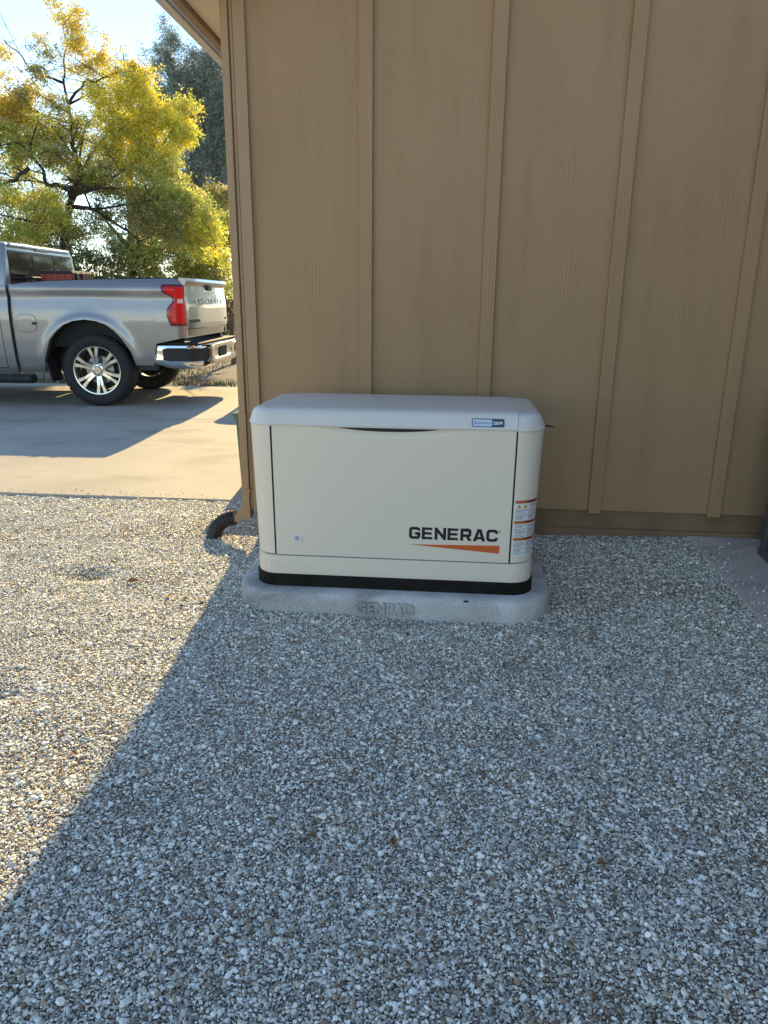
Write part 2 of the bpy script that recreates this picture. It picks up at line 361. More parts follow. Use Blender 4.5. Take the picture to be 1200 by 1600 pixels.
# scattered stones (uncountable: one object, instanced by geometry nodes from a point mesh)
def gravel():
    # points with margin round the visible area
    P = []
    def sheet(x0, x1, y0, y1, pitch, lift):
        nx = int((x1-x0)/pitch); ny = int((y1-y0)/pitch)
        X, Y = np.meshgrid(np.arange(nx), np.arange(ny))
        X = x0+(X+.5*(Y % 2)+rng.uniform(-.48, .48, X.shape))*pitch; Y = y0+(Y+rng.uniform(-.48, .48, Y.shape))*pitch
        return X.ravel(), Y.ravel()
    X, Y = sheet(-3.7, 2.2, -3.6, .735, .0047, 0)
    # keep what the camera (or a camera a step aside) can see
    dist = (Y+3.75)*math.cos(YAW)
    keep = (X > -.75-.66*(Y+3.75)) & (X < .95+.53*(Y+3.75)) & (Y > -2.95)
    keep &= ~((X > 1.385+.012*np.sin(Y*23)) & (Y > -2.3))
    keep &= ~((X > -.93) & (Y > .005)) 
    keep &= ~((np.abs(X+.128) < .62) & (np.abs(Y+.579) < .33))
    X, Y = X[keep], Y[keep]; n = len(X)
    h = ground_h(X, Y)
    s = np.clip(rng.lognormal(math.log(.0025), .40, n), .0013, .0085)
    Z = h+s*.25+rng.uniform(-.002, .003, n)
    kd = 150                                                       # and a few kicked onto the driveway
    DX = rng.uniform(-3.6, -1.1, kd); DY = .74+np.abs(rng.normal(0, .07, kd)); DS = rng.uniform(.002, .005, kd); DZ = DS*.4
    X = np.r_[X, DX]; Y = np.r_[Y, DY]; Z = np.r_[Z, DZ]; s = np.r_[s, DS]
    # strays on the slab near the edge
    k = 200
    SX = 1.385+rng.exponential(.09, k); SY = rng.uniform(-1.2, -.03, k); SS = rng.uniform(.002, .006, k)
    SZ = .098-.05*np.clip(-(SY), 0, 2)*.9+SS*.5
    SZ = np.interp(SY, [-2.3, 0], [-.005, .098])+SS*.4
    X = np.r_[X, SX]; Y = np.r_[Y, SY]; Z = np.r_[Z, SZ]; s = np.r_[s, SS]; n = len(X)
    me = bpy.data.meshes.new('gravel'); me.vertices.add(n)
    me.vertices.foreach_set('co', np.stack([X, Y, Z], 1).astype(np.float32).ravel())
    def fa(nm, arr, t='FLOAT'):
        a = me.attributes.new(nm, t, 'POINT'); a.data.foreach_set('vector' if t == 'FLOAT_VECTOR' else 'value', np.ascontiguousarray(arr, dtype=np.int32 if t == 'INT' else np.float32).ravel())
    patch = vnoise(X*3, Y*3, 9)
    tone = rng.beta(1.4, 1.25, n)
    brown = rng.random(n) < .20+.25*np.clip(patch-.55, 0, 1)*2
    tone[brown] = rng.uniform(0.0, .25, brown.sum()); tone[~brown] = .27+tone[~brown]*.73
    fa('tone', tone)
    fa('rot', np.stack([rng.normal(0, .3, n), rng.normal(0, .3, n), rng.uniform(0, 6.28, n)], 1), 'FLOAT_VECTOR')
    fa('scl', np.stack([s*rng.uniform(.85, 1.45, n), s*rng.uniform(.7, 1.05, n), s*rng.uniform(.42, .72, n)], 1), 'FLOAT_VECTOR')
    fa('kindno', rng.integers(0, 6, n), 'INT')
    me.materials.append(MT['stone'])
    o = bpy.data.objects.new('gravel', me); C.objects.link(o)
    tag(o, 'loose crushed gravel in grey, white and tan covering the yard', None, None, 'stuff')
    g = bpy.data.node_groups.new('stones', 'GeometryNodeTree')
    g.interface.new_socket('Geometry', in_out='INPUT', socket_type='NodeSocketGeometry'); g.interface.new_socket('Geometry', in_out='OUTPUT', socket_type='NodeSocketGeometry')
    A = g.nodes.new; L = g.links.new
    gi = A('NodeGroupInput'); go = A('NodeGroupOutput'); jn = A('GeometryNodeJoinGeometry')
    for q in range(6):
        ic = A('GeometryNodeMeshIcoSphere'); ic.inputs['Subdivisions'].default_value = 2; ic.inputs['Radius'].default_value = 1
        sp = A('GeometryNodeSetPosition'); nz = A('ShaderNodeTexNoise'); nz.noise_dimensions = '4D'; nz.inputs['Scale'].default_value = .8; nz.inputs['Detail'].default_value = 1.5; nz.inputs['W'].default_value = q*7.3
        sb = A('ShaderNodeVectorMath'); sb.operation = 'SUBTRACT'; sb.inputs[1].default_value = (.5, .5, .5)
        scn = A('ShaderNodeVectorMath'); scn.operation = 'SCALE'; scn.inputs['Scale'].default_value = 1.9
        L(nz.outputs['Color'], sb.inputs[0]); L(sb.outputs[0], scn.inputs[0]); L(scn.outputs[0], sp.inputs['Offset'])
        L(ic.outputs[0], sp.inputs[0])
        ss = A('GeometryNodeSetShadeSmooth'); ss.inputs['Shade Smooth'].default_value = False
        L(sp.outputs[0], ss.inputs[0])
        smt = A('GeometryNodeSetMaterial'); smt.inputs['Material'].default_value = MT['stone']; L(ss.outputs[0], smt.inputs[0])
        gt = A('GeometryNodeGeometryToInstance'); L(smt.outputs[0], gt.inputs[0]); L(gt.outputs[0], jn.inputs[0])
    ip = A('GeometryNodeInstanceOnPoints'); ip.inputs['Pick Instance'].default_value = True
    L(gi.outputs[0], ip.inputs['Points']); L(jn.outputs[0], ip.inputs['Instance'])
    def na(nm, t):
        n_ = A('GeometryNodeInputNamedAttribute'); n_.data_type = t; n_.inputs['Name'].default_value = nm; return n_.outputs[0]
    L(na('kindno', 'INT'), ip.inputs['Instance Index']); L(na('scl', 'FLOAT_VECTOR'), ip.inputs['Scale'])
    er = A('FunctionNodeEulerToRotation'); L(na('rot', 'FLOAT_VECTOR'), er.inputs[0]); L(er.outputs[0], ip.inputs['Rotation'])
    L(ip.outputs[0], go.inputs[0])
    md = o.modifiers.new('stones', 'NODES'); md.node_group = g
    print('stones', n)
gravel()

# ------------------------------------------------------------------ house
def house():
    CX = -.968                                   # corner
    Y1 = 3.75
    h = thing('house', (CX, 0, 0), 'tan house with vertical board and batten siding filling the right of the view', 'house')
    WX = 6.2
    m = MB(); m.prism([(CX+.01, .219), (WX, .219), (WX, 2.7), (2.6, 3.5), (CX+.01, 2.72)], 'y', 0, .10)
    obj('wall', m, 'siding', h)
    m = MB(); m.box(CX+.003, CX+.10, .102, Y1, .219, 2.72); obj('wall', m, 'siding', h)
    m = MB(); m.box(CX+.01, WX, Y1, Y1+.1, .1, 2.72); obj('wall', m, 'siding', h)
    m = MB(); m.box(WX-.1, WX, .102, Y1-.002, .1, 2.70); obj('wall', m, 'siding', h)
    b0 = -.3102
    for k in range(0, 11):
        xr = b0+k*.6096
        m = MB(); m.box(xr-.066, xr, -.0215, -.001, .206, 2.74+.1*min(k, 5))
        obj('batten', m, 'siding', h, bevel=.0025)
    for k in range(1, 6):
        y = .03+k*.6096
        m = MB(); m.box(CX-.016, CX+.002, y, y+.066, .206, 2.60); obj('batten', m, 'siding', h, bevel=.0025)
    for k in range(0, 6):
        for z in (.33, .72, 1.13, 1.54, 1.95, 2.36):
            m = MB(); m.lathe([(.0001, -.0008), (.0028, -.0006), (.0032, .0005)], (b0+k*.6096-.033+.006*math.sin(z*9+k), -.0215, z+.02*math.sin(k*5+z*3)), 'y', 8); obj('nail_head', m, 'footing', bpy.data.objects['batten' if k == 0 else 'batten.%03d' % k])
    m = MB(); m.box(CX+.006, -.9045, -.021, -.001, .165, 2.74); obj('corner_board', m, 'trim', h, bevel=.002)
    m = MB(); m.box(CX-.0115, CX+.0035, -.016, .075, .165, 2.62); obj('corner_board', m, 'trim', h, bevel=.002)
    m = MB(); m.box(CX+.03, WX, .012, .25, -.15, .223); m.box(CX+.02, WX, -.004, .012, -.15, .118); obj('foundation', m, 'footing', h, bevel=.006)
    m = MB(); m.box(CX+.03, CX+.2, .252, Y1+.05, -.15, .217); obj('foundation', m, 'footing', h)
    # roof, soffit, fascia, gutter on the left eave
    E0, E1 = -.42, 4.0
    m = MB(); m.box(-1.212, CX-.002, E0, E1, 2.628, 2.645); obj('soffit', m, 'soffit', h)
    m = MB(); m.box(-1.252, -1.215, E0, E1, 2.600, 2.76); obj('fascia', m, 'fascia', h, bevel=.002)
    g = MB()
    prof = [(-1.272, 2.592), (-1.318, 2.592), (-1.345, 2.63), (-1.352, 2.70), (-1.36, 2.71), (-1.352, 2.716), (-1.338, 2.706), (-1.33, 2.65), (-1.31, 2.607), (-1.272, 2.607)]
    g.prism(prof, 'y', E0, E1); obj('gutter', g, 'gutter', h)
    m = MB(); m.prism([(-1.30, 2.765), (-1.30, 2.79), (2.6, 3.60), (6.5, 2.79), (6.5, 2.765), (2.6, 3.57)], 'y', -.42, E1+.05); obj('roof', m, 'roof', h)
    # downspout down the corner, kicking out left at the foot
    d = MB(); dx0, dx1, dy0, dy1 = -1.0185, -.982, -.030, .035
    d.box(dx0, dx1, dy0, dy1, .70, 2.626)
    d.box(dx0-.0025, dx1+.0025, dy0-.0025, dy1+.0025, .165, .703)
    ds = obj('downspout', d, 'trim', h, bevel=.004)
    e = MB(); yc = (dy0+dy1)/2
    e.hexa([(dx1+.004, dy0-.004, .115), (dx1+.004, dy1+.004, .115), (dx1+.004, dy1+.004, .19), (dx1+.004, dy0-.004, .19)],
           [(-1.105, dy0-.004, .082), (-1.105, dy1+.004, .082), (dx0-.004, dy1+.004, .185), (dx0-.004, dy0-.004, .185)])
    obj('elbow', e, 'trim', ds, bevel=.003)
    e = MB(); e.box(dx0-.004, dx1+.008, dy0-.0045, dy1+.004, .268, .283); obj('strap', e, 'trim', ds)
    e = MB(); e.lathe([(.0001, -.0085), (.004, -.0085), (.005, -.0045)], (-1.0, dy0, .276), 'y', 10); obj('screw', e, 'steel', ds)
    m = MB(); m.box(2.75, WX, -6.2, -.024, -.1, 2.75); obj('added_shade_wing', m, 'siding', h)  # unseen wing, added to block sky and darken the wall's right side
    return h
house()

def drain():
    pts = [Vector(p) for p in [(-1.075, .0, .108), (-1.105, -.002, .106), (-1.142, -.006, .092), (-1.175, -.012, .062), (-1.193, -.02, .03), (-1.199, -.028, -.02)]]
    # resample
    P = []
    for i in range(len(pts)-1):
        for k in range(12): P.append(pts[i].lerp(pts[i+1], k/12))
    for _ in range(6): P = [P[0]]+[(P[i-1]+P[i]+P[i+1])/3 for i in range(1, len(P)-1)]+[P[-1]]
    r = [.041+(.003 if (i % 4) < 2 else -.0012) for i in range(len(P))]
    m = MB(); m.tube(P, r, 20)
    o = obj('drain_pipe', m, 'plastic_black', loc=(-1.15, 0, 0), smooth=25)
    tag(o, 'black corrugated drain pipe bending into the gravel at the foot of the downspout', 'drain pipe')
drain()

# ------------------------------------------------------------------ generator on its pad
GXC, GYC = -.128, -.579
def rr(wd, dp, rad, z, n=10, cx=GXC, cy=GYC):
    o = []
    for sx, sy, a0 in ((1, 1, 0), (-1, 1, 90), (-1, -1, 180), (1, -1, 270)):
        for i in range(n+1):
            a = math.radians(a0+90*i/n); o.append((cx+sx*(wd/2-rad)+rad*math.cos(a), cy+sy*(dp/2-rad)+rad*math.sin(a), z))
    return o
PADT = .0836
def pad():
    m = MB(); m.rings([rr(1.372, .787, .2, -.03), rr(1.372, .787, .2, .055), rr(1.364, .779, .197, .070), rr(1.346, .761, .19, .079), rr(1.32, .735, .18, PADT)])
    o = obj('equipment_pad', m, 'padgrey', loc=(GXC, GYC, 0))
    tag(o, 'rounded grey concrete equipment pad under the cream generator', 'concrete pad')
    yf = GYC-.787/2
    t, W = text_mb('GENPAD', .070, .011, lambda u, v, w_: (u, yf-w_+.0005, v), bold=.0035, sx=1.0, space=1.05)
    x0 = -.270; s = (.245)/W
    t.v = [(x0+a*s, b, .010+c) for a, b, c in t.v]
    obj('raised_lettering', t, 'padgrey2', o, smooth=0)
    m = MB(); m.box(.18, .20, yf+.008, yf+.028, PADT-.02, PADT-.0035); obj('edge_notch', m, 'seam', o, smooth=0)
pad()

BW, BD, BR = 1.187, .604, .095
YF = GYC-BD/2                                    # front face
def body_path(s):
    """point and outward normal on the body's outline; s runs from the front's middle to the right, round the corner and back"""
    half = BW/2-BR; arc = BR*PI/2
    if s <= half: return (GXC+s, YF), (0, -1)
    if s <= half+arc:
        a = (s-half)/BR; return (GXC+half+BR*math.sin(a), YF+BR-BR*math.cos(a)), (math.sin(a), -math.cos(a))
    return (GXC+BW/2, YF+BR+(s-half-arc)), (1, 0)
def draft(z): return .0165*max(0, min(1, (z-.22)/.565))
def on_body(s, z, off):
    (x, y), (nx, ny) = body_path(s); off = off+draft(z); return (x+nx*off, y+ny*off, z)
def generator():
    g = thing('generator', (GXC, GYC, PADT), 'cream standby generator with black and orange lettering on a concrete pad', 'generator')
    m = MB(); m.rings([rr(1.207, .622, .1, PADT+.001), rr(1.207, .622, .1, .134), rr(1.200, .615, .098, .138), rr(1.15, .57, .08, .138)])
    obj('base_frame', m, 'blackbase', g)
    m = MB(); m.rings([rr(BW+.004, BD+.004, BR, .138), rr(BW+.006, BD+.006, BR, .144), rr(BW+.006, BD+.006, BR, .2165), rr(BW-.002, BD-.002, BR, .2205), rr(BW-.06, BD-.06, BR-.02, .2205)])
    bp = obj('base_panel', m, 'cream', g)
    for x in (-.668, .415):
        k = MB()
        if x < 0:
            sgn = -1; s0 = GXC-x
        else: sgn = 1; s0 = x-GXC
        ring = []
        for rad, of in ((.0185, .0032), (.0185, .0048), (.0165, .0052), (.0155, .0036)):
            r_ = []
            for q in range(28):
                a = 2*PI*q/28; p = on_body(s0+rad*math.cos(a), .181+rad*math.sin(a), of)
                if sgn < 0: p = (2*GXC-p[0], p[1], p[2])
                r_.append(p)
            ring.append(r_)
        k.rings(ring, False, True); obj('knockout', k, 'cream', bp)
    # inner dark shell seen in the seams
    m = MB(); m.rings([rr(BW-.02, BD-.02, BR-.01, .2), rr(BW+.012, BD+.012, BR-.01, .79)]); obj('inner_shell', m, 'seam', g)
    SL, SR = -.6295, .3655                        # seams
    z0, z1 = .2255, .795
    def wrap(side):
        s0 = (SR+.0035-GXC) if side > 0 else (GXC-SL+.0035)
        hf = BW/2-BR; ss = ([s0, hf] if s0 < hf-.002 else [s0])+[v for v in np.linspace(hf, hf+BR*PI/2, 16)[1:] if v > s0+.002]+[hf+BR*PI/2+BD-2*BR]
        m = MB()
        def ring(z, of): 
            r_ = [on_body(s, z, of) for s in ss]
            return [(2*GXC-p[0], p[1], p[2]) for p in r_] if side < 0 else r_
        m.rings([ring(z0, -.012), ring(z0, -.003), ring(z0+.002, 0), ring(.5, 0), ring(z1, 0), ring(z1, -.012)], False, False, closed=False)
        e = obj('end_panel', m, 'cream', g)
        return e
    wrap(-1); er = wrap(1)
    # louvres on the right side
    m = MB()
    for k in range(9):
        z = .44+k*.03; x = GXC+BW/2
        m.add([(x-.001, YF+.14, z), (x-.001, YF+.46, z), (x+.010, YF+.46, z+.004), (x+.010, YF+.14, z+.004), (x-.001, YF+.14, z+.022), (x-.001, YF+.46, z+.022)],
              [(0, 1, 2, 3), (3, 2, 5, 4), (0, 3, 4), (1, 5, 2)])
    obj('louvre', m, 'cream', er)
    # front door with a finger scoop along its top
    X = np.linspace(SL+.0035, SR-.0035, 120); Z = list(np.linspace(z0, .70, 8))+list(np.linspace(.70, .795, 30))[1:]
    xc = (SL+SR)/2-.015; hw = .350
    def dy(x, z):
        t = abs(x-xc)/hw
        if t >= 1: return 0
        zb = .787-.044*(1-t**2.4)**1.1            # lower rim of the scoop
        return .017*sm((z-zb)/.044)
    m = MB(); m.grid([[(x, YF-.0005-draft(z)+dy(x, z), z) for x in X] for z in Z])
    e0 = [(x, YF-.0005, z0) for x in X]; m.grid([[(x, YF+.012, z0) for x in X], e0])
    for x in (X[0], X[-1]): m.grid([[(x, YF-.0005-draft(z), z) for z in Z], [(x, YF+.012-draft(z), z) for z in Z]])
    door = obj('door', m, 'cream', g, smooth=50)
    # lock
    lk = (-.535, YF-.0005-draft(.302), .302)
    m = MB(); m.lathe([(.0001, -.003), (.0125, -.003), (.0135, -.001), (.0155, -.001), (.0165, -.0035), (.0205, -.0035), (.0215, 0)], lk, 'y', 32)
    l1 = obj('lock', m, 'labelwhite', door)
    m = MB(); m.lathe([(.0095, -.0034), (.0095, -.0042), (.0075, -.0042), (.0075, -.0034)], lk, 'y', 24); m.box(lk[0]-.004, lk[0]+.004, lk[1]-.004, lk[1]-.003, lk[2]-.0035, lk[2]+.0035); obj('key_slot', m, 'grey_ink', l1)
    # big lettering drawn as heavy square strokes
    def stroke(mb, pts, wd, T):
        ptsv = [Vector((p[0], p[1])) for p in pts]; nL = []; nR = []
        for i, p in enumerate(ptsv):
            d0 = (p-ptsv[i-1]).normalized() if i else None; d1 = (ptsv[i+1]-p).normalized() if i < len(ptsv)-1 else None
            if d0 is None: d = d1; k = 1
            elif d1 is None: d = d0; k = 1
            else:
                d = (d0+d1).normalized(); k = 1/max(.75, d.dot(d1))
            n = Vector((-d.y, d.x))*wd/2*k; nL.append(p+n); nR.append(p-n)
        for i in range(len(ptsv)-1):
            q = [nL[i], nL[i+1], nR[i+1], nR[i]]
            a = [T(v.x, v.y, .0010) for v in q]; b = [T(v.x, v.y, 0) for v in q]
            mb.hexa(b, a)
    H, Wd, t = .0535, .0475, .0122
    r = .0085
    def corner(cx, cy, rad, a0, a1, n=4): return [(cx+rad*math.cos(math.radians(a0+(a1-a0)*i/n)), cy+rad*math.sin(math.radians(a0+(a1-a0)*i/n))) for i in range(n+1)]
    h2 = t/2
    L = {
     'G': [[(Wd-h2, H*.70)]+corner(Wd-h2-r, H-h2-r, r, 0, 90)+corner(h2+r, H-h2-r, r, 90, 180)+corner(h2+r, h2+r, r, 180, 270)+corner(Wd-h2-r, h2+r, r, 270, 360)+[(Wd-h2, H*.46+h2-.001)], [(Wd*.52, H*.46), (Wd-.001, H*.46)]],
     'E': [[(h2, 0), (h2, H)], [(t-.001, H-h2), (Wd*.92, H-h2)], [(t-.001, H/2), (Wd*.86, H/2)], [(t-.001, h2), (Wd*.92, h2)]],
     'N': [[(h2, 0), (h2, H)], [(Wd-h2, 0), (Wd-h2, H)], [(h2+.0015, H-.0075), (Wd-h2-.0015, .0075)]],
     'R': [[(h2, 0), (h2, H)], [(t-.001, H-h2), (Wd-h2-r, H-h2)]+corner(Wd-h2-r, H-h2-r*.75, r*.75, 90, 0)+corner(Wd-h2-r, H*.42+r*.75, r*.75, 0, -90)+[(t-.001, H*.42)]],
     'A': [],
     'C': [[(Wd-h2, H*.665)]+corner(Wd-h2-r, H-h2-r, r, 0, 90)+corner(h2+r, H-h2-r, r, 90, 180)+corner(h2+r, h2+r, r, 180, 270)+corner(Wd-h2-r, h2+r, r, 270, 360)+[(Wd-h2, H*.335)]],
    }
    m = MB(); x = -.057; zb = .3185; adv = .0536
    for i, ch in enumerate('GENERAC'):
        for si, st in enumerate(L[ch]):
            stroke(m, st, t*(.86 if si and ch in 'E' else 1), lambda u, v, w_, x=x, si=si: (x+u, YF-.0008-draft(zb+v)-w_-.00015*si, zb+v))
        if ch in 'AR':
            def quad(q): m.hexa([(x+u, YF-.0008-draft(zb+v), zb+v) for u, v in q], [(x+u, YF-.0021-draft(zb+v), zb+v) for u, v in q])
            if ch == 'A':
                quad([(-.001, 0), (.0125, 0), (Wd*.5+.0045, H), (Wd*.5-.0075, H)]); quad([(Wd-.0115, 0), (Wd+.002, 0), (Wd*.5+.0085, H), (Wd*.5-.0035, H)]); quad([(Wd*.28, H*.17), (Wd*.76, H*.17), (Wd*.70, H*.35), (Wd*.34, H*.35)])
            else: quad([(Wd*.42, H*.42), (Wd*.66, H*.42), (Wd+.001, 0), (Wd-.0145, 0)])
        x += adv
    o_ = MB(); lt = obj('brand_lettering', m, 'ink', door, smooth=0)
    m, W = text_mb('®', .014, .0008, lambda u, v, w_: (x-.004+u, YF-.0010-draft(zb+.040+v)-w_, zb+.040+v)); obj('brand_lettering', m, 'grey_ink', door, smooth=0)
    m = MB(); m.add([(x_, YF-o_f-draft(z_), z_) for o_f in (.0006, .0018) for x_, z_ in ((-.057, .2935), (.321, .3015), (.321, .2665))], [(0, 1, 2), (3, 5, 4), (0, 3, 4, 1), (1, 4, 5, 2), (2, 5, 3, 0)]); obj('orange_wedge', m, 'orange', door, smooth=0)
    # lid in three pieces
    def lid(w_, d_, dz=0, lo_=-9, hi=9, name='lid', parent=g):
        prof = [(0.02, .7875, .1), (0, .7855, .11), (.003, .793, .11), (-.012, .832, .105), (-.018, .843, .10), (-.028, .8505, .095), (-.044, .8545, .09), (-.10, .8575, .08)]
        prof = [(-.05, .7875, .1)]+prof[1:]
        m = MB(); m.rings([rr(w_+2*a, d_+2*a, max(.02, b+a), z+dz, 14) for a, z, b in prof], True, True)
        me = bpy.data.meshes.new('x'); me.from_pydata(m.v, [], m.f); bm = bmesh.new(); bm.from_mesh(me)
        for co, no in (((lo_, 0, 0), (-1, 0, 0)), ((hi, 0, 0), (1, 0, 0))):
            if abs(co[0]) < 5:
                rs_ = bmesh.ops.bisect_plane(bm, geom=bm.verts[:]+bm.edges[:]+bm.faces[:], plane_co=co, plane_no=no, clear_outer=True)
                bmesh.ops.edgeloop_fill(bm, edges=[e for e in bm.edges if e.is_boundary]) 
        bm.verts.index_update()
        m2 = MB(); m2.add([v.co[:] for v in bm.verts], [tuple(v.index for v in f.verts) for f in bm.faces]); bm.free(); bpy.data.meshes.remove(me)
        # the top sheds water to the back
        m2.v = [(a, b, c-(.010*sm((b-(GYC-.1))/.4) if c > .84 else 0)) for a, b, c in m2.v]
        return obj(name, m2, 'cream_lid', parent, smooth=38)
    l = lid(1.226, .648, .0012, SL, SR)
    lid(1.222, .644, -.0012, -9, SL-.0012, 'lid_end', l); lid(1.222, .642, -.0035, SR+.0012, 9, 'lid_end', l)
    # oval badge with the model's name and output
    LY = GYC-.324
    def onlid(x, z, of):                          # front lip leans back slightly
        t_ = (z-.793)/(.832-.793); return (x, LY+.0035-.003+.012*t_-.0035-of+.001, z)
    def badge(x0, x1, z0_, z1_, of, material, nm, rad=.006, th=.0012, par=None):
        pts = []
        for cx, cz, a0 in ((x1-rad, z1_-rad, 0), (x0+rad, z1_-rad, 90), (x0+rad, z0_+rad, 180), (x1-rad, z0_+rad, 270)):
            for i in range(6):
                a = math.radians(a0+18*i); pts.append((cx+rad*math.cos(a), cz+rad*math.sin(a)))
        m = MB(); m.rings([[onlid(a, b, of) for a, b in pts], [onlid(a, b, of+th) for a, b in pts]], False, True)
        return obj(nm, m, material, par or l, smooth=0)
    bx0, bx1 = .184, .312
    b1 = badge(bx0, bx1, .8015, .8335, .0005, 'badgenavy', 'badge')
    badge(bx0+.0035, bx0+.080, .8045, .8305, .0018, 'badgeblue', 'badge_panel', .004, .0006, b1)
    m, W = text_mb('Guardian', .0125, .0006, lambda u, v, w_: (u, v, w_), sx=1, space=1.5, bold=.0002); s = .066/W
    m.v = [onlid(bx0+.009+a*s, .8135+b, .0025+c) for a, b, c in m.v]; obj('badge_lettering', m, 'badgenavy', b1, smooth=0)
    m, W = text_mb('22kW', .0150, .0006, lambda u, v, w_: (u, v, w_), bold=.0005); s = .038/W
    m.v = [onlid(bx0+.0845+a*s, .8125+b, .0020+c) for a, b, c in m.v]; obj('badge_lettering', m, 'white', b1, smooth=0)
    # safety label wrapping the right front corner
    sA, sB = .3745-GXC, .3745-GXC+.115
    zt, zb = .501, .2555
    def strip(a0, a1, c0, c1, of, th=.0004, n=10):
        m = MB(); ss = np.linspace(a0, a1, n)
        m.grid([[on_body(s, c0, of) for s in ss], [on_body(s, c1, of) for s in ss]])
        return m
    lb = obj('safety_label', strip(sA, sB, zb, zt, .0008, n=14), 'labelwhite', er)
    for zc in (zt, .413, .339):
        k = obj('warning_band', strip(sA+.0005, sB-.0005, zc-.0135, zc-.0008, .0014), 'orange2', lb)
        t_, W = text_mb('WARNING', .0105, .0002, lambda u, v, w_: (u, v, w_), bold=.0004); s_ = .045/W
        t_.v = [on_body(sA+.045+a*s_, zc-.0105+b, .0018+c) for a, b, c in t_.v]; obj('band_lettering', t_, 'ink', k, smooth=0)
    for q, (sx_, colr) in enumerate(((.016, 'yellow'), (.041, 'yellow'))):
        m = MB(); m.add([on_body(sA+sx_-.0105, zt-.034, .0014), on_body(sA+sx_+.0105, zt-.034, .0014), on_body(sA+sx_, zt-.0165, .0014)], [(0, 1, 2)]); w1 = obj('warning_triangle', m, colr, lb, smooth=0)
        m = MB(); m.add([on_body(sA+sx_-.0015, zt-.032, .0018), on_body(sA+sx_+.0015, zt-.032, .0018), on_body(sA+sx_+.0015, zt-.024, .0018), on_body(sA+sx_-.0015, zt-.024, .0018)], [(0, 1, 2, 3)]); obj('mark', m, 'ink', w1, smooth=0)
    m = MB()
    for sx_ in (.068, .090):
        ring = [on_body(sA+sx_+.008*math.cos(a), zt-.025+.008*math.sin(a), .0016) for a in np.linspace(0, 2*PI, 20)]
        ring2 = [on_body(sA+sx_+.0062*math.cos(a), zt-.025+.0062*math.sin(a), .0016) for a in np.linspace(0, 2*PI, 20)]
        m.grid([ring, ring2]); m.add([on_body(sA+sx_-.006, zt-.0195, .0017), on_body(sA+sx_-.0045, zt-.018, .0017), on_body(sA+sx_+.006, zt-.0305, .0017), on_body(sA+sx_+.0045, zt-.032, .0017)], [(0, 1, 2, 3)])
    obj('prohibition_sign', m, 'orange2', lb, smooth=0)
    rr_ = random.Random(3)
    for top, bot in ((zt-.040, .418), (.394, .345), (.320, .262)):
        m = MB()
        z = top
        while z > bot:
            for c0, c1 in ((.004, .052), (.058, .110)):
                s_ = c0; end = c1-rr_.choice((0, 0, .003, .012, .02))
                while s_ < end-.004:
                    wl = rr_.uniform(.004, .014); e_ = min(end, s_+wl)
                    ss = np.linspace(sA+s_, sA+e_, 3); m.grid([[on_body(q, z-.0017, .0015) for q in ss], [on_body(q, z, .0015) for q in ss]]); s_ = e_+.0018
            z -= rr_.choice((.0042, .0042, .0042, .0075))
        obj('small_print', m, 'grey_ink', lb, smooth=0)
    # black lid latch and its rod at the right
    m = MB(); x = GXC+BW/2; m.box(x-.002, x+.012, YF+.20, YF+.235, .735, .788); lt = obj('latch', m, 'plastic_black', er, bevel=.002)
    m = MB(); m.tube([(x+.010, YF+.215, .772), (x+.055, YF+.22, .772), (x+.075, YF+.222, .767)], [.005, .0045, .002], 8); obj('latch_rod', m, 'plastic_black', lt)
    m = MB(); m.box(x-.001, x+.018, YF+.30, YF+.318, .60, .618); obj('latch', m, 'plastic_black', er, bevel=.002)
generator()

# ------------------------------------------------------------------ air conditioner at the right edge
def condenser():
    x0, x1, y0, y1 = 1.648, 2.45, -1.03, -.225
    zb = .05
    t = thing('air_conditioner', (x0, y1, zb), 'dark louvred air conditioner condenser on the slab at the right edge', 'air conditioner')
    m = MB(); m.box(x0-.006, x1+.006, y0-.006, y1+.006, .05, .125); obj('base_pan', m, 'ac', t, bevel=.006)
    m = MB(); m.box(x0+.03, x1-.03, y0+.03, y1-.03, .116, .86); obj('coil', m, 'ac_dark', t)
    for a, b in ((x0, y0), (x1, y0), (x0, y1), (x1, y1)):
        m = MB(); sx = 1 if a == x0 else -1; sy = 1 if b == y0 else -1
        m.box(min(a, a+sx*.05), max(a, a+sx*.05), min(b, b+sy*.05), max(b, b+sy*.05), .116, .87); obj('corner_post', m, 'ac', t, bevel=.006)
    m = MB()
    for k in range(36):
        z = .13+k*.0205
        for fx in (x0, x1):
            s = 1 if fx == x0 else -1
            m.add([(fx+s*.004, y0+.045, z), (fx+s*.004, y1-.045, z), (fx+s*.022, y1-.045, z+.011), (fx+s*.022, y0+.045, z+.011), (fx+s*.002, y0+.045, z-.004), (fx+s*.002, y1-.045, z-.004)], [(0, 1, 2, 3), (4, 5, 1, 0)])
        for fy in (y0, y1):
            s = 1 if fy == y0 else -1
            m.add([(x0+.045, fy+s*.004, z), (x1-.045, fy+s*.004, z), (x1-.045, fy+s*.022, z+.011), (x0+.045, fy+s*.022, z+.011), (x0+.045, fy+s*.002, z-.004), (x1-.045, fy+s*.002, z-.004)], [(0, 1, 2, 3), (4, 5, 1, 0)])
    obj('louvre_grille', m, 'ac', t, smooth=0)
    m = MB(); m.box(x0-.01, x1+.01, y0-.01, y1+.01, .872, .90); obj('top_cover', m, 'ac', t, bevel=.01)
    m = MB(); m.lathe([(.01, .905), (.34, .905), (.35, .90)], ((x0+x1)/2, (y0+y1)/2, 0), 'z', 40); obj('fan_guard', m, 'ac_dark', t)
condenser()

